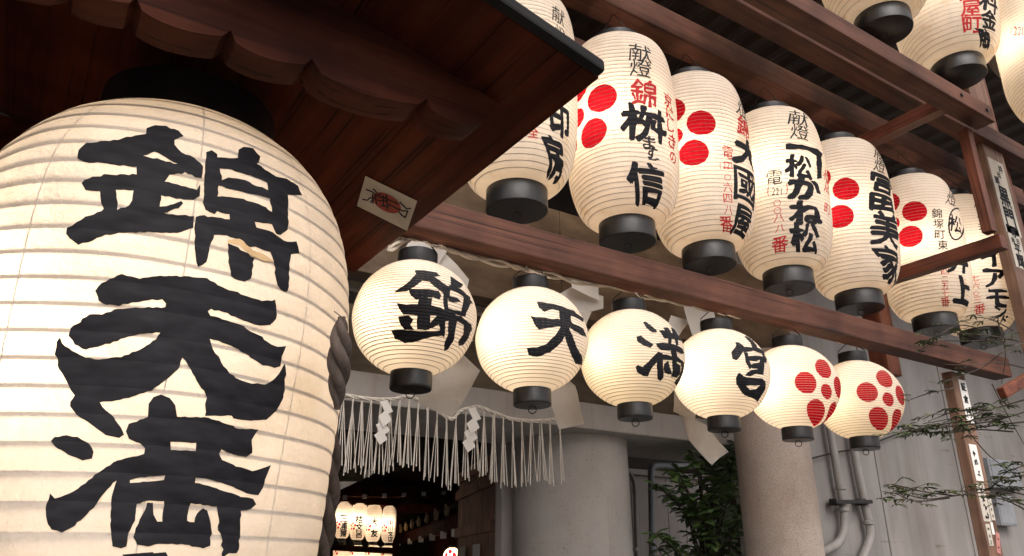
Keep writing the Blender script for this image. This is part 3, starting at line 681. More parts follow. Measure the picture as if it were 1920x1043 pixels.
for i, u in enumerate(tu):
    base = (u, TY, TZ); tb.append(base)
    tb[i] = (tall(TK, base, labs[i], 'tall lanterns in the lower tier of the rack', [9, 10, 9, 9, 9, 8.5, 9][i], crs[i], 4.06), base)
def W(i, items):
    e, base = tb[i]
    for (ch, x, y, h, mat, wt, ws) in items:
        write(e, TK['L'], base, ch, x, y, h, M[mat], wt, ws, seed=x * .37 + y)
I_, T_, R_ = 'ink', 'ink_light', 'red'
W(0, [('献', 1046, 32, 29, T_, 0, .85), ('燈', 1050, 66, 29, T_, 0, .85), ('印', 1050, 228, 62, I_, .05, .85), ('房', 1040, 300, 82, I_, .05, .85), ('全', 999, 249, 22, R_, .01, 1)])
W(1, [('献', 1202, 102, 31, T_, .004, 1.1), ('燈', 1203, 130, 31, T_, .004, 1.1), ('錦', 1209, 176, 48, R_, .02, .95), ('桝', 1212, 233, 66, I_, .036, 1.2), ('ま', 1218, 268, 24, T_, .03, 1.2), ('す', 1222, 287, 22, T_, .03, 1.1), ('ご', 1226, 306, 22, T_, .03, 1.1),
      ('信', 1214, 346, 78, I_, .036, 1.05), ('京', 1254, 190, 24, R_, .02, 1), ('に', 1256, 214, 20, R_, .02, 1), ('し', 1258, 238, 22, R_, .02, 1), ('き', 1260, 266, 24, R_, .02, 1), ('の', 1262, 296, 22, R_, .02, 1)])
W(2, [('献', 1394, 178, 28, T_, .004, .95), ('燈', 1396, 206, 28, T_, .004, .95), ('錦', 1399, 240, 34, R_, .02, 1), ('大', 1405, 290, 50, I_, .06, 1.2), ('國', 1404, 352, 62, I_, .026, 1.1), ('屋', 1393, 422, 70, I_, .036, 1.1),
      ('電', 1368, 286, 24, R_, 0, .9), ('二', 1367, 310, 16, R_, 0, 1.1), ('〇', 1366, 334, 12, R_, 0, 1), ('六', 1367, 352, 18, R_, 0, 1), ('四', 1366, 374, 18, R_, 0, 1), ('八', 1367, 396, 18, R_, 0, 1), ('番', 1363, 423, 32, R_, .015, 1.05)])
W(3, [('献', 1496, 222, 26, T_, .004, 1.15), ('燈', 1497, 248, 28, T_, .004, 1.15), ('松', 1497, 312, 43, I_, .036, 1.1), ('か', 1510, 352, 46, I_, .06, 1.3), ('ね', 1512, 400, 46, I_, .06, 1.3), ('松', 1510, 447, 56, I_, .036, 1.1),
      ('電', 1450, 334, 28, T_, 0, .9), ('〇', 1456, 383, 12, R_, 0, 1), ('〇', 1457, 397, 12, R_, 0, 1), ('八', 1460, 411, 16, R_, 0, 1.2), ('八', 1462, 430, 16, R_, 0, 1.2), ('番', 1462, 460, 32, R_, .015, 1), ('松', 1546, 330, 20, R_, .01, 1), ('店', 1548, 352, 20, R_, .01, 1), ('町', 1550, 392, 20, R_, .01, 1)])
for (xx, yy, t) in ((1440, 360, '('), (1473, 356, ')')): W(3, [(t, xx, yy, 22, R_, 0, .6)])
for k, t in enumerate('221'): W(3, [(t, 1449 + 7 * k, 361, 14, T_, 0, .6)])
for k, t in enumerate('(221)'): W(2, [(t, 1353 + 7 * k, 311, 15 if t in '()' else 13, R_, 0, .6)])
e3, b3 = tb[3]
outline_on(e3, TK['L'], b3, [[(1470, 270), (1500, 271), (1530, 278), (1538, 288), (1538, 334), (1530, 335), (1528, 291), (1516, 284), (1495, 280), (1470, 280)]], M['ink'], 'bracket_mark')
W(4, [('献', 1644, 288, 22, T_, .004, 1.0), ('燈', 1648, 312, 24, T_, .004, 1.0), ('冨', 1656, 362, 64, I_, .032, .95), ('美', 1664, 430, 60, I_, .036, 1.1), ('家', 1671, 500, 68, I_, .036, 1.1)])
W(5, [('献', 1782, 350, 21, T_, .004, 1.0), ('燈', 1785, 374, 22, T_, .004, 1.0), ('松', 1793, 420, 32, I_, .02, 1.0), ('錦', 1757, 400, 18, T_, .01, 1), ('塚', 1760, 420, 18, T_, .01, 1), ('町', 1763, 440, 18, T_, .01, 1), ('東', 1768, 460, 18, T_, .01, 1),
      ('井', 1800, 490, 44, I_, .05, 1.1), ('上', 1806, 545, 52, I_, .06, 1.1), ('四', 1772, 508, 14, R_, 0, 1), ('二', 1772, 524, 12, R_, 0, 1), ('五', 1772, 538, 14, R_, 0, 1), ('七', 1773, 552, 14, R_, 0, 1), ('番', 1772, 568, 18, R_, .01, 1.1)])
e5, b5 = tb[5]
cir = [(1793 + 15 * math.cos(a), 420 + 31 * math.sin(a)) for a in np.linspace(0, 2 * PI, 25)[:-1]]
cin = [(1793 + 12 * math.cos(a), 420 + 28 * math.sin(a)) for a in np.linspace(0, 2 * PI, 25)[:-1]]
outline_on(e5, TK['L'], b5, [cir, cin], M['ink'], 'circle_mark', 3)
W(6, [('献', 1838, 382, 15, T_, .004, .95), ('燈', 1841, 402, 15, T_, .004, .95), ('会', 1843, 424, 16, T_, 0, 1), ('イ', 1862, 482, 34, I_, .05, 1.2), ('ア', 1868, 522, 34, I_, .05, 1.2), ('モ', 1872, 560, 34, I_, .05, 1.2), ('ン', 1876, 586, 22, I_, .05, 1.2), ('ド', 1879, 606, 28, I_, .05, 1.2),
      ('七', 1829, 522, 13, R_, 0, 1), ('六', 1830, 537, 13, R_, 0, 1), ('〇', 1831, 551, 9, R_, 0, 1), ('三', 1833, 563, 13, R_, 0, 1), ('番', 1837, 580, 18, R_, .01, 1.1)])
# upper tier
UK = tall_kind(.285, .142, 1.05, .095, 40)
UY = 1.74
ca, cb_ = onY(1657, 55, UY), onY(1795, 128, UY); du = cb_[0] - ca[0]; UZ = (ca[2] + cb_[2]) / 2 - .05
ulab = ['upper tier paper lantern of which only the black lower cap shows at the top edge', 'upper tier paper lantern with blank paper and black lower cap, above the slanting beam', 'upper tier paper lantern with red and black writing beside the worn post',
        'upper tier paper lantern with a red petal, beyond the worn post']
for k in range(4):
    base = (ca[0] + du * (k - 1), UY, UZ) if k < 3 else tuple(at(1938, 150, 6.2))
    e = tall(UK, base, ulab[k], 'tall lanterns in the upper tier of the rack', 9, [(1862, 24, .15, .075, .045)] if k == 3 else [], None, (.93, .805, .63))
    if k == 2:
        for (ch, x, y, h, mat, wt, ws) in [('問', 1822, -18, 36, R_, .02, 1), ('屋', 1821, 16, 32, R_, .02, 1), ('町', 1823, 48, 32, R_, .02, 1.1), ('料', 1858, 2, 40, I_, .04, 1), ('金', 1856, 38, 36, I_, .04, 1.1), ('融', 1846, 74, 36, I_, .05, 1.1)]:
            write(e, UK['L'], base, ch, x, y, h, M[mat], wt, ws, seed=x)
p = at(1998, 232, 4.3)
e = tall(TK, (p[0], p[1], p[2] - .04), 'brightly lit paper lantern cut off by the right edge, behind the posts', 'tall lanterns in the upper tier of the rack', 8, [], None)
for (ch, x, y, h, mat, wt, ws) in [('(', 1895, 60, 16, R_, 0, .6), ('2', 1902, 60, 16, R_, 0, .6), ('2', 1909, 60, 16, R_, 0, .6), ('1', 1916, 60, 16, R_, 0, .6)]:
    write(e, TK['L'], (p[0], p[1], p[2] - .04), ch, x, y, h, M[mat], wt, ws)

# ================================================================== CORD, PAPER STREAMERS, FRINGED ROPE
def curve_pts(P, n=6):
    """smooth curve through points"""
    P = [np.array(p, float) for p in P]; out = []
    for i in range(len(P) - 1):
        a, b, c, d = P[max(i - 1, 0)], P[i], P[i + 1], P[min(i + 2, len(P) - 1)]
        for t in np.linspace(0, 1, n, endpoint=False):
            out.append(.5 * ((2 * b) + (-a + c) * t + (2 * a - 5 * b + 4 * c - d) * t * t + (-a + 3 * b - 3 * c + d) * t ** 3))
    return out + [P[-1]]
cpx = [(728, 470), (760, 452), (786, 448), (830, 464), (880, 482), (950, 497), (985, 506), (1040, 518), (1100, 533), (1172, 541), (1215, 558), (1270, 568), (1325, 579), (1372, 592), (1430, 600), (1478, 614), (1530, 625), (1578, 641), (1592, 640)]
pts = curve_pts([onY(x, y, 2.075) for x, y in cpx], 8)
cd = empty('cord', tuple(pts[0]), label='thin twisted cord sagging below the beam over the round lanterns', cat='cord')
for ph in (0, PI):
    q = [np.array(p) - pts[0] + np.array([0, .006 * math.cos(i * .55 + ph), .006 * math.sin(i * .55 + ph) + .004 * math.sin(i * .21 + ph)]) for i, p in enumerate(pts)]
    MB().tube(q, .0052, 6).build('strand', M['cord'], cd, smooth=True)
for i in range(0, len(cpx), 3):                                # knots tied up to the beam
    p = onY(*cpx[i], 2.075); z1 = 2.594
    if z1 - p[2] > .01: MB().tube([p - pts[0], (p[0] - pts[0][0], -.01, z1 - pts[0][2])], .003, 5).build('tie', M['cord'], cd)
# big folded streamers behind the round lanterns
def streamer(quads, label, Y0):
    P = [[onY(x, y, Y0 + .035 * (k % 2)) for x, y in q] for k, q in enumerate(quads)]
    base = Vector(P[0][0])
    e = empty('paper_streamer', base, label=label, cat='paper streamer', group='large folded paper streamers behind the round lanterns')
    for k, q in enumerate(P):
        bm = bmesh.new(); bm.faces.new([bm.verts.new(Vector(p) - base) for p in q])
        bmesh.ops.poke(bm, faces=bm.faces[:]); bmesh.ops.subdivide_edges(bm, edges=bm.edges[:], cuts=5, use_grid_fill=True)
        for v in bm.verts:                                     # slack paper: gentle curl and one crease
            c_ = v.co; c_.y += .016 * math.sin(14 * c_.x + 9 * c_.z + k * 1.7) + .010 * abs(math.sin(11 * c_.z - 6 * c_.x + k))
        me = bpy.data.meshes.new('fold'); bm.to_mesh(me); bm.free(); me.shade_smooth(); obj('fold', me, M['sheet'], e)
streamer([[(752, 486), (775, 442), (846, 458), (822, 500)], [(832, 476), (880, 524), (868, 570), (800, 560), (815, 500)], [(770, 580), (840, 560), (885, 640), (820, 660)], [(862, 655), (903, 694), (848, 783), (786, 753), (812, 690)]], 'folded white paper streamer behind the leftmost round lantern', 2.36)
streamer([[(1068, 500), (1128, 515), (1130, 560), (1072, 540)], [(1048, 552), (1078, 535), (1131, 556), (1133, 578), (1095, 586)], [(1060, 580), (1110, 585), (1080, 690), (1040, 660)], [(1052, 690), (1084, 722), (1101, 794), (1046, 806), (1018, 730)]], 'folded white paper streamer behind the second and third round lanterns', 2.36)
streamer([[(1278, 560), (1340, 576), (1350, 610), (1300, 640)], [(1300, 600), (1260, 650), (1230, 640), (1262, 590)], [(1262, 690), (1320, 700), (1300, 790), (1262, 772)], [(1270, 770), (1330, 795), (1369, 847), (1338, 872), (1292, 826)]], 'folded white paper streamer hanging in front of the leafy shrub', 2.36)
# fringed straw rope with small zigzag streamers
SY = 3.28
rp = [(600, 728), (645, 741), (700, 749), (735, 749), (765, 744), (790, 753), (815, 768), (846, 786), (862, 772), (880, 766), (900, 764), (930, 776), (960, 786), (1000, 790), (1030, 788), (1054, 783)]
rpts = curve_pts([onY(x, y, SY) for x, y in rp], 6); rb = rpts[0]
sr = empty('fringed_rope', tuple(rb), label='straw rope with long pale fringe hung across the gateway', cat='rope')
for ph in (0, 2.1, 4.2):
    MB().tube([np.array(p) - rb + .006 * np.array([0, math.cos(i * .8 + ph), math.sin(i * .8 + ph)]) for i, p in enumerate(rpts)], .005, 6).build('strand', M['straw'], sr, smooth=True)
SC_ = onY(900, 764, SY); dep = float(np.dot(SC_ - CAM, FW)); mpp = dep / FPX
rx = np.array([p[0] for p in rpts]); rz_ = np.array([p[2] for p in rpts])
nbun = 24
for i in range(nbun):
    u = np.interp(644 + i * 17.6, [x for x, _ in rp], [onY(x, y, SY)[0] for x, y in rp]); z = float(np.interp(u, rx, rz_))
    m_ = MB(); k = random.randint(4, 5); Ln = .335 * random.uniform(.94, 1.05)
    for j in range(k):
        sp = (j - (k - 1) / 2) * .0145 * random.uniform(.5, 1.1) + random.uniform(-.006, .012); yo = random.uniform(-.015, .015)
        Lj = Ln * random.uniform(.93, 1.03)
        m_.tube([(u - rb[0] + random.uniform(-.004, .004), random.uniform(-.006, .006), z - rb[2]), (u - rb[0] + sp * .5, yo * .4, z - rb[2] - Lj * .5), (u - rb[0] + sp, yo, z - rb[2] - Lj)], [.0018, .0020, .0025], 5)
    m_.build('fringe_bundle', M['straw'], sr)
def shide(dx, dy, label):
    Q = [[(383, 200), (424, 196), (459, 256), (420, 272)], [(376, 283), (420, 245), (450, 303), (404, 342)], [(362, 330), (404, 298), (440, 360), (396, 396)], [(352, 385), (398, 350), (428, 408), (386, 438)]]
    P = [[np.array(onY(580 + (x + dx) / 2.897, 683 + (y + dy) / 2.897, SY - .03 - .012 * (k % 2))) for x, y in q] for k, q in enumerate(Q)]
    b = P[0][0]; e = empty('zigzag_streamer', tuple(b), label=label, cat='paper streamer', group='small zigzag streamers on the fringed rope')
    for q in P:
        v = [p - b + np.array([0, .008 * (i > 1), 0]) for i, p in enumerate(q)]; v2 = [p + np.array([0, .0008, 0]) for p in v]
        MB().add(v + v2, [(0, 1, 2, 3), (7, 6, 5, 4), (0, 4, 5, 1), (1, 5, 6, 2), (2, 6, 7, 3), (3, 7, 4, 0)]).build('fold', M['white'], e)
shide(0, 0, 'small white zigzag paper streamer, left one on the fringed rope')
shide(479, 40, 'small white zigzag paper streamer, right one on the fringed rope')

# twisted rope tails beside the giant lantern
def twisted(p0, p1, rad, label, turns, ext=None):
    p0, p1 = np.array(p0), np.array(p1); d = p1 - p0; L_ = np.linalg.norm(d)
    e = empty('twisted_rope', tuple(p0), label=label, cat='rope', group='dark twisted rope tails beside the giant lantern')
    for ph in (0, 2 * PI / 3, 4 * PI / 3):
        pts, rr = [], []
        for t in np.linspace(0, 1, 60):
            env = rad * (math.sin(PI * min(max(t, .03), .97)) ** .55 * (1 - .25 * t) + .05)
            a = ph + turns * 2 * PI * t
            pts.append(d * t + env * .55 * (RT * math.cos(a) + np.cross(RT, d / L_) * math.sin(a))); rr.append(env * .62)
        MB().tube(pts, rr, 10).build('strand', M['rope'], e, smooth=True)
    if ext is not None: MB().tube([(0, 0, 0), np.array(ext) - p0], .0009, 5).build('cord', M['rope'], e)
pa, pb = at(640, 594, 1.30), at(632, 768, 1.30)
twisted(pa, pb, .0195, 'short dark twisted rope tail overlapping the right edge of the giant lantern', 1.15, at(627, 584, 1.36))
pa, pb = at(624, 775, 2.15), at(596, 1120, 2.15)
twisted(pa, pb, .036, 'long dark twisted rope tail emerging behind the giant lantern, lower down', 1.6, (pa[0] - .02, pa[1], roofz(pa[0]) + .004))

# ================================================================== STICKERS
def slab(name, corners, off, mat, parent, base):
    v = [Vector(c) - Vector(base) for c in corners]; n_ = (v[1] - v[0]).cross(v[3] - v[0]).normalized()
    if n_.dot(Vector(CAM) - Vector(corners[0])) < 0: n_ = -n_
    v = [a + n_ * off for a in v]; v2 = [a - n_ * .0006 for a in v]
    return MB().add(v + v2, [(0, 1, 2, 3), (7, 6, 5, 4), (0, 4, 5, 1), (1, 5, 6, 2), (2, 6, 7, 3), (3, 7, 4, 0)]).build(name, mat, parent), n_
def onroof(x, y):
    r_ = ray(x, y); t = (2.5 + SL * UE - EYE) / (r_[2] + SL * r_[0]); return CAM + r_ * t
def flat_mark(V, Fc, mapf, name, mat, parent):
    me = bpy.data.meshes.new(name); me.from_pydata([mapf(x, y, k) for x, y, k in V], [], Fc); return obj(name, me, mat, parent)
cs = [onroof(*q) for q in ((686, 328), (783, 375), (764, 431), (670, 384))]
st = empty('roof_sticker', tuple(cs[0]), label='white paper sticker with red oval and black brush marks under the roof', cat='sticker')
_, nrm = slab('sheet', cs, .004, M['slip'], st, cs[0])
Bc = Vector(cs[0])
def stk(x, y, k=0):                                          # zoomed view of the sticker -> its sheet
    px, py = 640 + x / 7.45, 310 + y / 7.45
    return tuple(Vector(onroof(px, py)) - Bc + nrm * (.0048 + k * .0004))
ov = [(640 + 205 * math.cos(a) * .94 - 118 * math.sin(a) * .42, 505 + 205 * math.cos(a) * .50 + 118 * math.sin(a) * .9) for a in np.linspace(0, 2 * PI, 33)[:-1]]
me = fill2d([ov]); flat_mark([(v.co.x, v.co.y, 0) for v in me.vertices], [tuple(p.vertices) for p in me.polygons], stk, 'red_oval', M['stickerred'], st)
def ribbon(pts, w_):
    P = [np.array(p, float) for p in pts]; L_, R2 = [], []
    for i, p in enumerate(P):
        d = P[min(i + 1, len(P) - 1)] - P[max(i - 1, 0)]; d /= np.hypot(*d) + 1e-6; nn = np.array([-d[1], d[0]]) * w_ / 2
        L_.append(p + nn); R2.append(p - nn)
    V = [(x, y, 1) for x, y in L_ + R2]; k = len(P)
    return V, [(i, i + 1, k + i + 1, k + i) for i in range(k - 1)]
for ln in ([(350, 315), (440, 350), (470, 380)], [(450, 305), (490, 345), (500, 370)], [(300, 455), (370, 468), (410, 430), (440, 440)], [(410, 500), (440, 470), (500, 400), (560, 380)], [(440, 380), (450, 520)], [(480, 380), (500, 530)], [(520, 420), (640, 430)], [(520, 470), (660, 480)], [(590, 400), (600, 560)], [(640, 390), (650, 600)],
           [(560, 540), (680, 560)], [(600, 430), (760, 500), (800, 530)], [(660, 520), (820, 600)], [(820, 490), (880, 550), (920, 590), (980, 580)], [(800, 590), (860, 615), (935, 620)], [(935, 615), (915, 670), (895, 720)], [(810, 625), (850, 680), (900, 705)]):
    V, Fc = ribbon(ln, 20); flat_mark(V, Fc, stk, 'brush_stroke', M['ink'], st)
# name slips on the worn post (front faces of the posts look towards -Y)
def slip(x0, z0, w_, h_, Y, chars, label, mat='slip', rot=0.0, group='name slips stuck on the posts', wt=.04):
    e = empty('name_slip', (x0, Y, z0), label=label, cat='paper slip', group=group); e.rotation_euler = (0, rot, 0)
    MB().box((0, -.0015, 0), (w_, -.0003, h_)).build('sheet', M[mat], e)
    for (ch, cx, cz, s_, ws) in chars:
        if ch == 'o':
            a = [(.5 * math.cos(t), .5 * math.sin(t)) for t in np.linspace(0, 2 * PI, 25)[:-1]]; me = fill2d([a, [(x * .8, y * .8) for x, y in a]])
            V, Fc = [(v.co.x, v.co.y, 0) for v in me.vertices], [tuple(p.vertices) for p in me.polygons]
        elif ch == '~':                                       # writing too small to read: short brush dabs
            V, Fc = [], []
            for k in range(5):
                a, b = RNG.uniform(-.4, .4, 2), RNG.uniform(-.4, .4, 2); v, f = ribbon([a, (a + b) / 2 + RNG.uniform(-.1, .1, 2), b], .16); f = [tuple(i + len(V) for i in q) for q in f]; V += v; Fc += f
        else: V, Fc = bold2d(ch, wt, cx * 40, .012)
        flat_mark(V, Fc, lambda X, Y_, k: (cx * w_ + X * s_ * ws, -.0022 - k * .00005, cz * h_ + Y_ * s_), 'character', M['ink'], e)
YP = 1.88
q0, q1 = onY(1850, 292, YP), onY(1873, 428, YP)
slip(4.785, q1[2], .19, (q0[2] - q1[2]) * .99, YP, [('井', .72, .90, .053, 1), ('出', .5, .80, .042, 1), ('頭', .26, .70, .053, 1), ('黒', .5, .50, .135, .9), ('門', .5, .21, .135, .9)], 'pale name slip with two heavy black characters, upper one on the worn post')
q0, q1 = onY(1872, 412, YP), onY(1890, 494, YP)
slip(4.80, q1[2], .15, (q0[2] - q1[2]) * .98, YP, [('o', .5, .84, .065, 1), ('馬', .5, .84, .04, 1), ('岡', .3, .64, .033, 1), ('田', .7, .66, .033, 1), ('平', .5, .45, .07, 1.05), ('輝', .5, .18, .088, .95)], 'smaller pale name slip with a round crest, lower one on the worn post')
YL = 2.084; lx = PLEG[0]
def lp(y): return onY(1800, y, YL)[2]
slip(lx + .055, lp(790), .075, lp(712) - lp(790), YL, [('証', .5, .84, .045, 1), ('倉', .5, .55, .045, 1), ('門', .5, .22, .045, 1)], 'narrow white slip with black characters, topmost on the lower post under the maple twigs', 'white')
slip(lx + .022, lp(898), .075, lp(830) - lp(898), YL, [('~', .5, .75, .04, 1), ('~', .5, .5, .05, 1), ('~', .5, .2, .04, 1)], 'white slip with black frame and faded marks on the lower post', 'white')
slip(lx + .012, lp(975), .075, lp(902) - lp(975), YL, [('~', .5, .82, .04, 1), ('~', .5, .6, .05, 1), ('~', .5, .35, .05, 1), ('~', .5, .12, .05, 1)], 'yellowed slip with dense black marks below the framed slip')
slip(lx + .094, lp(972), .036, lp(930) - lp(972), YL, [('~', .5, .8, .02, 1), ('~', .5, .5, .02, 1), ('~', .5, .2, .02, 1)], 'thin yellowed slip beside the densely written one')
slip(lx + .018, lp(1022), .04, lp(980) - lp(1022), YL, [('~', .5, .75, .025, 1), ('~', .5, .45, .025, 1), ('~', .5, .15, .025, 1)], 'small tan slip near the bottom left of the lower post')
slip(lx + .075, lp(1035), .035, lp(992) - lp(1035), YL, [('~', .5, .7, .02, 1), ('~', .5, .3, .02, 1)], 'faded pink slip stuck aslant low on the lower post', 'slip_red', .3)
slip(lx + .07, lp(1000), .024, lp(976) - lp(1000), YL, [], 'tiny blank white slip above the pink one', 'white')

# ================================================================== PIPES, BOXES AND CABLE ON THE RIGHT WALL
def pipe(name, pxs, Y, r_, mat, label, n=10, group=None):
    pts = curve_pts([onY(x, y, Y) for x, y in pxs], 5); b = pts[-1]
    e = empty(name, tuple(b), label=label, cat='pipe', group=group)
    MB().tube([np.array(p) - b for p in pts], r_, n).build('tube', M[mat], e, smooth=True)
    return e, b
e1, b1 = pipe('wall_pipe', [(1540, 700), (1555, 800), (1562, 840), (1572, 900), (1580, 945), (1583, 985), (1574, 1015), (1552, 1030), (1535, 1035)], 4.52, .038, 'pipe', 'pale rusty drain pipe bending left at its foot, nearer the granite pillar', group='drain pipes on the right wall')
e2, b2 = pipe('wall_pipe', [(1585, 700), (1598, 820), (1606, 870), (1620, 940), (1630, 985), (1631, 1010), (1622, 1035), (1612, 1060), (1606, 1090)], 4.52, .040, 'pipe', 'pale rusty drain pipe with a collar, right of its twin', group='drain pipes on the right wall')
for (e, b, x, y) in ((e1, b1, 1581, 955), (e2, b2, 1628, 980), (e1, b1, 1576, 915)):
    p = onY(x, y, 4.52); MB().lathe([(.044, -.02), (.05, -.016), (.05, .016), (.044, .02)], 20, tuple(np.array(p) - b)).build('collar', M['pipe'], e, smooth=True)
p, q = onY(1566, 941, 4.46), onY(1634, 941, 4.46)
cl = empty('pipe_clamp', tuple(p), label='dark rusty clamp bar tying the two drain pipes together', cat='clamp')
MB().bar((0, 0, 0), np.array(q) - p + np.array([0, 0, q[2] * 0]), .03, .035).build('bar', M['wire'], cl, bevel=.003)
for t in (.15, .85): MB().lathe([(.05, -.03), (.055, -.02), (.055, .02), (.05, .03)], 18, tuple((np.array(q) - p) * t + np.array([0, .06, 0]))).build('band', M['wire'], cl, smooth=True)
e3_, b3_ = pipe('conduit', [(1160, 878), (1172, 880), (1184, 892), (1190, 912), (1192, 960), (1195, 1043), (1197, 1090)], 4.75, .017, 'pipe', 'thin white conduit curving out from behind the concrete column')
for y in (922, 1030):
    p = onY(1191, y, 4.75); MB().lathe([(.022, -.012), (.024, 0), (.022, .012)], 14, tuple(np.array(p) - b3_)).build('coupling', M['pipe'], e3_, smooth=True)
e4_, b4_ = pipe('conduit', [(1300, 874), (1250, 874), (1230, 874), (1222, 880), (1221, 900), (1222, 960), (1223, 1043), (1224, 1090)], 4.8, .027, 'pipe_blue', 'thicker blue-grey conduit with an elbow at its top')
cp = curve_pts([onY(x, y, 4.55) for x, y in [(1500, 866), (1560, 850), (1620, 838), (1680, 815), (1720, 806), (1770, 795), (1860, 782)]], 6)
cbl = empty('wall_cable', tuple(cp[0]), label='thin dark cable running up along the grey wall', cat='cable')
MB().tube([np.array(p) - cp[0] for p in cp], .008, 6).build('cable', M['wire'], cbl)
def wbox(x0, y0, x1, y1, label, d=.12):
    a, b = onY(x0, y1, 4.6), onY(x1, y0, 4.6)
    e = empty('meter_box', (a[0], 4.6, a[2]), label=label, cat='meter box')
    w_, h_ = b[0] - a[0], b[2] - a[2]
    MB().box((0, -d, 0), (w_, -.001, h_)).build('case', M['galv'], e, bevel=.008)
    MB().box((w_ * .06, -d - .006, h_ * .06), (w_ * .94, -d - .001, h_ * .94)).build('lid', M['galv'], e, bevel=.002)
    for i in (.12, .88): MB().lathe([(.008, 0), (.006, .004)], 10, (w_ * i, -d - .010, h_ * .88)).build('screw', M['wire'], e)
wbox(1842, 868, 1888, 915, 'light grey metal box on the wall right of the post, upper one')
wbox(1858, 932, 1876, 986, 'narrow light grey metal box on the wall, below the other box')
lg = empty('pole_end', tuple(at(1950, 688, 3.3)), label='sawn end of a slanting reddish timber entering at the right edge', cat='timber')
a_, b_ = at(1990, 664, 3.3), at(1858, 762, 3.0)
MB().bar(np.array(at(1990, 672, 3.3)) - at(1950, 688, 3.3), np.array(at(1878, 738, 3.05)) - at(1950, 688, 3.3), .032, .045).build('timber', M['beamY'], lg, bevel=.006)

# ================================================================== SHRUB, MAPLE TWIGS
def leaf_mesh(name, leaves, mat, parent):
    V, Fc = [], []
    for (p, d, nrm_, L_, W_) in leaves:
        d = Vector(d).normalized(); s_ = d.cross(Vector(nrm_)).normalized(); up = s_.cross(d)
        b = len(V); p = Vector(p)
        V += [p, p + d * L_ * .35 + s_ * W_ * .5 + up * W_ * .12, p + d * L_ * .75 + s_ * W_ * .36 - up * W_ * .02, p + d * L_ - up * L_ * .12, p + d * L_ * .75 - s_ * W_ * .36 - up * W_ * .02, p + d * L_ * .35 - s_ * W_ * .5 + up * W_ * .12, p + d * L_ * .5 - up * W_ * .06]
        Fc += [(b, b + 1, b + 6), (b + 1, b + 2, b + 6), (b + 2, b + 3, b + 6), (b + 3, b + 4, b + 6), (b + 4, b + 5, b + 6), (b + 5, b, b + 6)]
    me = bpy.data.meshes.new(name); me.from_pydata([tuple(v) for v in V], [], Fc); me.shade_smooth()
    o = obj(name, me, mat, parent); tag(o, kind='stuff'); return o
tb0 = onY(1335, 1150, 3.7); tb0[2] = 0
shr = empty('shrub_tree', tuple(tb0), label='dark glossy-leaved shrub between the concrete and granite columns', cat='tree')
twm = MB(); lv = []
for b in range(46):
    tx, ty = random.uniform(1215, 1400), random.uniform(828, 1075)
    if ty < 900 and tx < 1240: tx += 40
    Yt = random.uniform(3.3, 4.1); tip = np.array(onY(tx, ty, Yt)) - tb0
    root = np.array([random.uniform(-.05, .05), random.uniform(-.05, .05), max(.4, tip[2] - random.uniform(.35, .7))])
    mid = (root + tip) / 2 + np.array([random.uniform(-.05, .05), random.uniform(-.05, .05), .08])
    br = curve_pts([root, mid, tip], 6); twm.tube(br, [.010 - .0006 * i for i in range(len(br))], 5)
    for k in range(34):
        t = random.uniform(.35, 1.0); i = min(int(t * (len(br) - 1)), len(br) - 2); p = np.array(br[i]) + (np.array(br[i + 1]) - br[i]) * random.random()
        a = random.uniform(0, 2 * PI); d = (math.cos(a), math.sin(a), random.uniform(-.45, .5))
        lv.append((p, d, (random.uniform(-.4, .4), random.uniform(-.4, .4), 1), random.uniform(.06, .115), random.uniform(.032, .052)))
twm.tube([(0, 0, 0), (.02, 0, .8), (-.02, .02, 1.5), (.0, .0, 2.1)], [.04, .034, .024, .01], 8)
twm.build('trunk', M['bark'], shr, smooth=True); leaf_mesh('crown', lv, M['leaf'], shr)
def maple(label, twigs, d0, group='maple twigs reaching in from the right', mat='maple', dens=1.0, fan=7, size=.044):
    base = at(*twigs[0][0], d0); e = empty('maple_branch', tuple(base), label=label, cat='branch', group=group)
    bm_, lv = MB(), []
    for tw in twigs:
        pts = curve_pts([np.array(at(x, y, d0 + random.uniform(-.06, .06))) - base for x, y in tw], 6)
        n_ = len(pts); bm_.tube(pts, [.0030 - .0020 * i / n_ for i in range(n_)], 5)
        for i in range(2, n_):
            if random.random() > .46 * dens: continue
            p = np.array(pts[i]) + np.array([random.uniform(-.03, .03), random.uniform(-.05, .05), random.uniform(-.02, .03)])
            bm_.tube([pts[i], p], .0008, 4)
            a0 = random.uniform(0, 2 * PI); tilt = (random.uniform(-.35, .35), random.uniform(-.35, .35), 1)
            for k in range(fan):
                a = a0 + (k - (fan - 1) / 2) * .55; L_ = size * (1 - .09 * abs(k - (fan - 1) / 2)) * random.uniform(.8, 1.1)
                lv.append((p, (math.cos(a), math.sin(a), random.uniform(-.3, .05)), tilt, L_, L_ * .22))
    tag(bm_.build('twigs', M['bark'], e, smooth=True), kind='stuff'); leaf_mesh('leaves', lv, M[mat], e)
maple('dark maple spray crossing the lower post at mid height', [[(1930, 770), (1860, 790), (1780, 800), (1710, 808), (1672, 812)], [(1930, 790), (1850, 800), (1760, 812), (1700, 800)], [(1920, 750), (1850, 770), (1800, 782), (1730, 795)], [(1900, 810), (1830, 806), (1770, 815)], [(1860, 770), (1800, 770), (1740, 790)], [(1900, 780), (1830, 788), (1760, 796), (1690, 800)]], 2.55, dens=1.5)
maple('lower maple spray over the grey wall left of the lower post', [[(1930, 950), (1850, 925), (1790, 930), (1740, 936), (1700, 928), (1655, 922)], [(1790, 930), (1730, 922), (1690, 912), (1668, 908)], [(1780, 934), (1720, 940), (1680, 926)]], 2.6, dens=1.1)
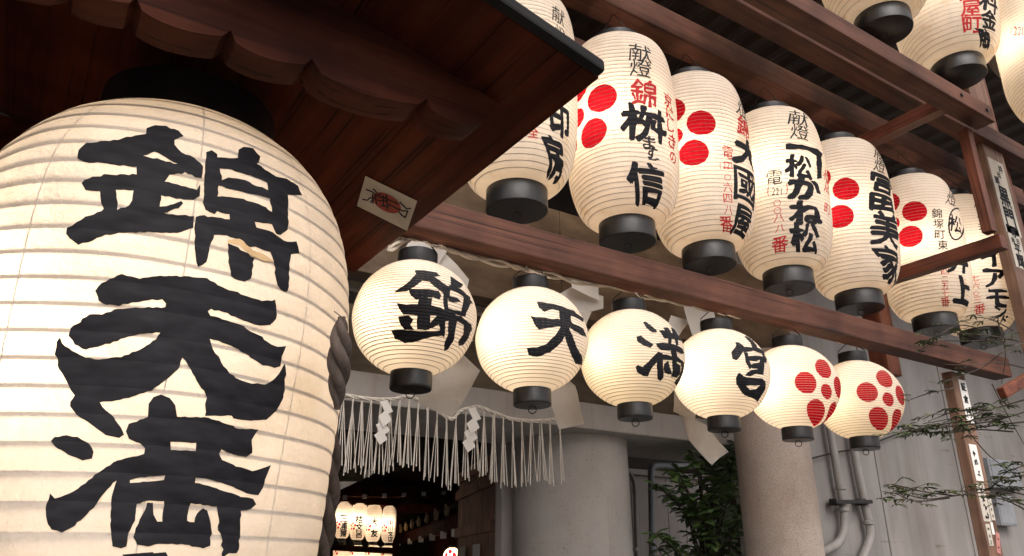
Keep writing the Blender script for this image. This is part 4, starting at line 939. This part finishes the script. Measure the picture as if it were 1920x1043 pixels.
maple('maple leaves with brownish tips near the right edge by the metal boxes', [[(1930, 890), (1880, 900), (1850, 920), (1820, 925)], [(1930, 930), (1890, 920), (1860, 905)], [(1930, 870), (1900, 880), (1870, 890)], [(1930, 960), (1890, 940), (1850, 930)]], 2.6, dens=1.4)
maple('feathery green twig below the lantern caps in front of the beam', [[(1910, 640), (1860, 630), (1800, 625), (1745, 620)], [(1880, 636), (1820, 640), (1760, 640), (1728, 655)], [(1850, 620), (1800, 610), (1760, 628)], [(1900, 620), (1860, 600), (1830, 595)]], 2.9, dens=1.1, fan=5, size=.045)
maple('bare looping twigs with few leaves at the right edge', [[(1930, 640), (1880, 660), (1840, 690), (1760, 720)], [(1920, 690), (1870, 680), (1820, 685), (1770, 683)], [(1870, 600), (1885, 660), (1878, 720)], [(1860, 720), (1890, 780), (1930, 850)], [(1800, 790), (1850, 850), (1890, 880)], [(1790, 728), (1740, 738), (1702, 752)]], 2.75, dens=.25, fan=5, size=.04)

# ================================================================== THE GATE DOOR AND THE SHRINE YARD BEHIND
SA = math.radians(71)
Sd = np.array([math.cos(SA), math.sin(SA), 0]); Td = np.array([math.sin(SA), -math.cos(SA), 0])
def onS(x, y, s_): r_ = ray(x, y); return CAM + r_ * (s_ / np.dot(r_, Sd))
def onT(x, y, t_): r_ = ray(x, y); return CAM + r_ * (t_ / np.dot(r_, Td))
def ts(t, s_, z): return CAM * np.array([0, 0, 0]) + Td * t + Sd * s_ + np.array([0, 0, z])
def rel(P, b): return [np.array(p) - b for p in P]
# door leaf standing open, edge on
dn = onY(936, 960, 4.42); tD = float(np.dot(dn - CAM, Td)); sD = float(np.dot(dn - CAM, Sd))
df = onT(858, 1000, tD); sF = float(np.dot(df - CAM, Sd))
zt = onT(858, 893, tD)[2]; ztn = 2.34
door = empty('gate_door', tuple(ts(tD, sD, 0)), label='brown wooden gate door leaf standing open beside the concrete column', cat='door')
db = ts(tD, sD, 0); Ld = sF - sD
def dpart(name, s0, s1, z0, z1, d0, d1, mat, bev=.004):
    P = [ts(tD + d, sD + s_, z) for z in (z0, z1) for (d, s_) in ((d0, s0), (d1, s0), (d1, s1), (d0, s1))]
    return MB().add(rel(P, db), [(3, 2, 1, 0), (4, 5, 6, 7), (0, 1, 5, 4), (1, 2, 6, 5), (2, 3, 7, 6), (3, 0, 4, 7)]).build(name, mat, door, bevel=bev)
M['doorwood'] = wood('door_wood', (.24, .10, .055), (.50, .24, .14), 'Z', .6)
npl = 6
for i in range(npl): dpart('plank', Ld * i / npl + .002, Ld * (i + 1) / npl - .002, .05, ztn, 0, .03, M['doorwood'], .003)
for z in (.4, 1.0, 1.55, 1.86, 2.16, 2.30): dpart('rail', 0, Ld, z - .045, z + .03, -.028, -.001, M['doorwood'])
dpart('stile', -.09, 0, 0, ztn, -.03, .05, M['doorwood'])
dpart('notice', Ld * .30, Ld * .46, 1.62, 1.745, -.034, -.031, M['white'], 0)
dpart('notice', Ld * .66, Ld * .80, 1.60, 1.74, -.034, -.031, M['slip'], 0)
# dark yard: back wall and right hand building
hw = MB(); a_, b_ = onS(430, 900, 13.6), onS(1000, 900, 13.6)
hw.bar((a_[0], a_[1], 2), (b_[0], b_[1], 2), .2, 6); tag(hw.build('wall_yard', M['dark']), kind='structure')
tS = float(np.dot(at(820, 1000, 9.0) - CAM, Td))
hw = MB(); hw.bar(ts(tS + .55, 5.6, 1.5), ts(tS + .55, 13.5, 1.5), .15, 3.2)
hall = empty('side_hall', tuple(ts(tS, 8, 0)), label='dark timber side hall with a row of round eave tiles, seen through the gateway', cat='building'); hb = ts(tS, 8, 0)
MB().bar(rel([ts(tS + .55, 5.6, 1.5)], hb)[0], rel([ts(tS + .55, 13.5, 1.5)], hb)[0], .15, 3.2).build('wall', M['shrine_red'], hall)
e0, e1_ = onT(862, 984, tS), onT(742, 1012, tS); zE = (e0[2] + e1_[2]) / 2
s0_, s1_ = float(np.dot(e0, Sd)), float(np.dot(e1_, Sd))
MB().bar(rel([ts(tS, s0_ - 1, zE)], hb)[0], rel([ts(tS, s1_ + 1, zE)], hb)[0], .10, .14).build('eave_beam', M['shrine_red'], hall)
MB().add(rel([ts(tS - .1, s0_ - 1, zE + .12), ts(tS - .1, s1_ + 1, zE + .12), ts(tS + .7, s1_ + 1, zE + .55), ts(tS + .7, s0_ - 1, zE + .55)], hb), [(0, 1, 2, 3)]).build('roof', M['dark'], hall)
for i in range(10):                                          # round tile ends
    s_ = s0_ + (s1_ - s0_) * (i + .2) / 8.6
    pts = [ts(tS - .11, s_ + .085 * math.cos(a), zE + .17 + .085 * math.sin(a)) for a in np.linspace(PI * 1.05, PI * 2.1, 9)]
    MB().tube(rel(pts, hb), [.012, .018, .022, .024, .024, .022, .02, .016, .01], 6).build('tile_end', M['tile'], hall, smooth=True)
for i in range(6):                                           # white rafter tips below
    p = onT(744 + i * 20.5, 1019 - i * 3.9, tS - .08); MB().bar(np.array(p) - hb, np.array(p) - hb + Td * .06, .055, .075).build('rafter', M['white'], hall)
# front eave of the main hall
mh = empty('main_hall', tuple(onS(720, 1043, 11.2) * np.array([1, 1, 0])), label='dark main hall eave with small white rafter tips deep in the gateway', cat='building'); mb_ = np.array(mh.location)
p, q = onS(560, 918, 11.2), onS(880, 908, 11.2)
MB().bar(p - mb_, np.array((q[0], q[1], p[2])) - mb_, .12, .16).build('eave_beam', M['shrine_red'], mh)
p, q = onS(560, 950, 11.9), onS(900, 945, 11.9)
MB().bar(p - mb_, np.array((q[0], q[1], p[2])) - mb_, .12, .12).build('lintel', M['shrine_red'], mh)
for i in range(8):
    p = onS(610 + i * 37, 934 - i * 1.6, 11.05); MB().bar(p - mb_, p - mb_ + Sd * .06, .055, .055).build('rafter', M['white'], mh)
for i, (x0, x1) in enumerate(((705, 752), (752, 790))):
    P = [onS(x, y, 10.8) for x, y in ((x0, 850), (x1 - 2, 848), (x1 - 4, 872), (x0 + 3, 874))]
    MB().add(rel(P, mb_), [(0, 1, 2, 3)]).build('curtain', M['cloth'], mh)
# lantern stand in the yard
FS = 11.4
fr = empty('yard_stand', tuple(onS(682, 1043, FS) * np.array([1, 1, 0])), label='reddish wooden frame holding small lit lanterns in the shrine yard', cat='rack'); fb = np.array(fr.location)
def fbar(a, b, w_, h_, nm):
    MB().bar(onS(*a, FS) - fb, onS(*b, FS) - fb, w_, h_).build(nm, M['shrine_red'], fr)
fbar((620, 925), (613, 1300), .09, .09, 'post'); fbar((742, 932), (742, 1300), .09, .09, 'post')
fbar((606, 938), (752, 940), .08, .12, 'beam'); fbar((612, 1026), (748, 1034), .08, .08, 'beam')
SK = tall_kind(.112, .05, .50, .035, 17)
SK2 = dict(SK)
chs = ['三浦屋', '桔文呂', '大友', '中川文店']
for i, (x, yt, yb) in enumerate(((640, 948, 1012), (669, 950, 1015), (698, 953, 1018), (728, 957, 1020))):
    p = onS(x, yb + 3, FS + .02); base = (p[0], p[1], p[2])
    e = tall(SK, base, 'small lit yard lantern, %s from the left in the frame' % ['first', 'second', 'third', 'fourth'][i], 'small lanterns in the yard frame', 6.0, [(x - 8, 985 + i * 2, .038, .018, .010)], None)
    wd = chs[i]; hh = 42 / len(wd)
    for k, ch in enumerate(wd): write(e, SK['L'], base, ch, x + 4, yt + 20 + hh * (k + .3), min(hh * .95, 14), M['ink'], .035, 1.0)
for i, x in enumerate((606, 636, 666, 696, 724)):
    p = onS(x, 1098, FS + .35)
    tall(SK, tuple(p), 'small lit yard lantern, %s from the left in the cut-off lower row' % ['first', 'second', 'third', 'fourth', 'fifth'][i], 'small lanterns of the lower yard row', 6.0, [(x - 8, 1040, .038, .018, .010)], None)
p = onS(848, 1043, 9.6)
e = empty('round_lantern', tuple(p - np.array([0, 0, .13])), math.atan2(-p[1], -p[0]), label='small lit round lantern with red crest beside the gate door, deep inside', cat='lantern')
e.scale = (.55, .55, .55)
o = obj('paper_skin', rshell, None, e); o.material_slots[0].link = 'OBJECT'; o.material_slots[0].material = paper('round_paper', (.93, .795, .60), [(-.05, RZ, .098, .045, .030)], .06)
obj('bottom_cap', rcap_b, None, e); obj('top_cap', rcap_t, None, e); bulb(e, (.03, -.02, RZ), 2.2)
MB().tube([(0, 0, LR.z1 + .04), (0, 0, 1.3)], .004, 5).build('hanger', M['wire'], e)
# slanting pale lamp bar and carved boss by the giant lantern
p, q = onS(606, 926, 6.5), onS(696, 884, 6.9)
lb = empty('ceiling_batten', tuple(p), label='slanting pale unlit lamp bar below the fringe, left in the gateway', cat='batten')
MB().bar((0, 0, 0), np.array(q) - p, .05, .05).build('batten', M['straw'], lb, bevel=.004)
for t in (.3, .62): MB().bar((np.array(q) - p) * t, (np.array(q) - p) * t + np.array([0, 0, .4]), .015, .015).build('hanger', M['wire'], lb)
p = at(640, 880, 4.6)
kb = empty('carved_boss', tuple(p), label='dark carved wooden boss with swirls beside the giant lantern', cat='carving'); kb.rotation_euler = (0, 0, AZ - PI / 2)
MB().box((-.09, .03, -.045), (.085, .3, .05)).build('beam_end', M['verdigris'], kb, bevel=.03, seg=4)
for sx, sg in ((-.035, 1), (.035, -1)):
    pts = [(sx + sg * (.006 + .0052 * t) * math.cos(t), .026 - .0006 * t, (.006 + .0052 * t) * math.sin(t)) for t in np.linspace(0, 6.3, 30)]
    MB().tube(pts, .006, 6).build('swirl', M['verdigris'], kb, smooth=True)
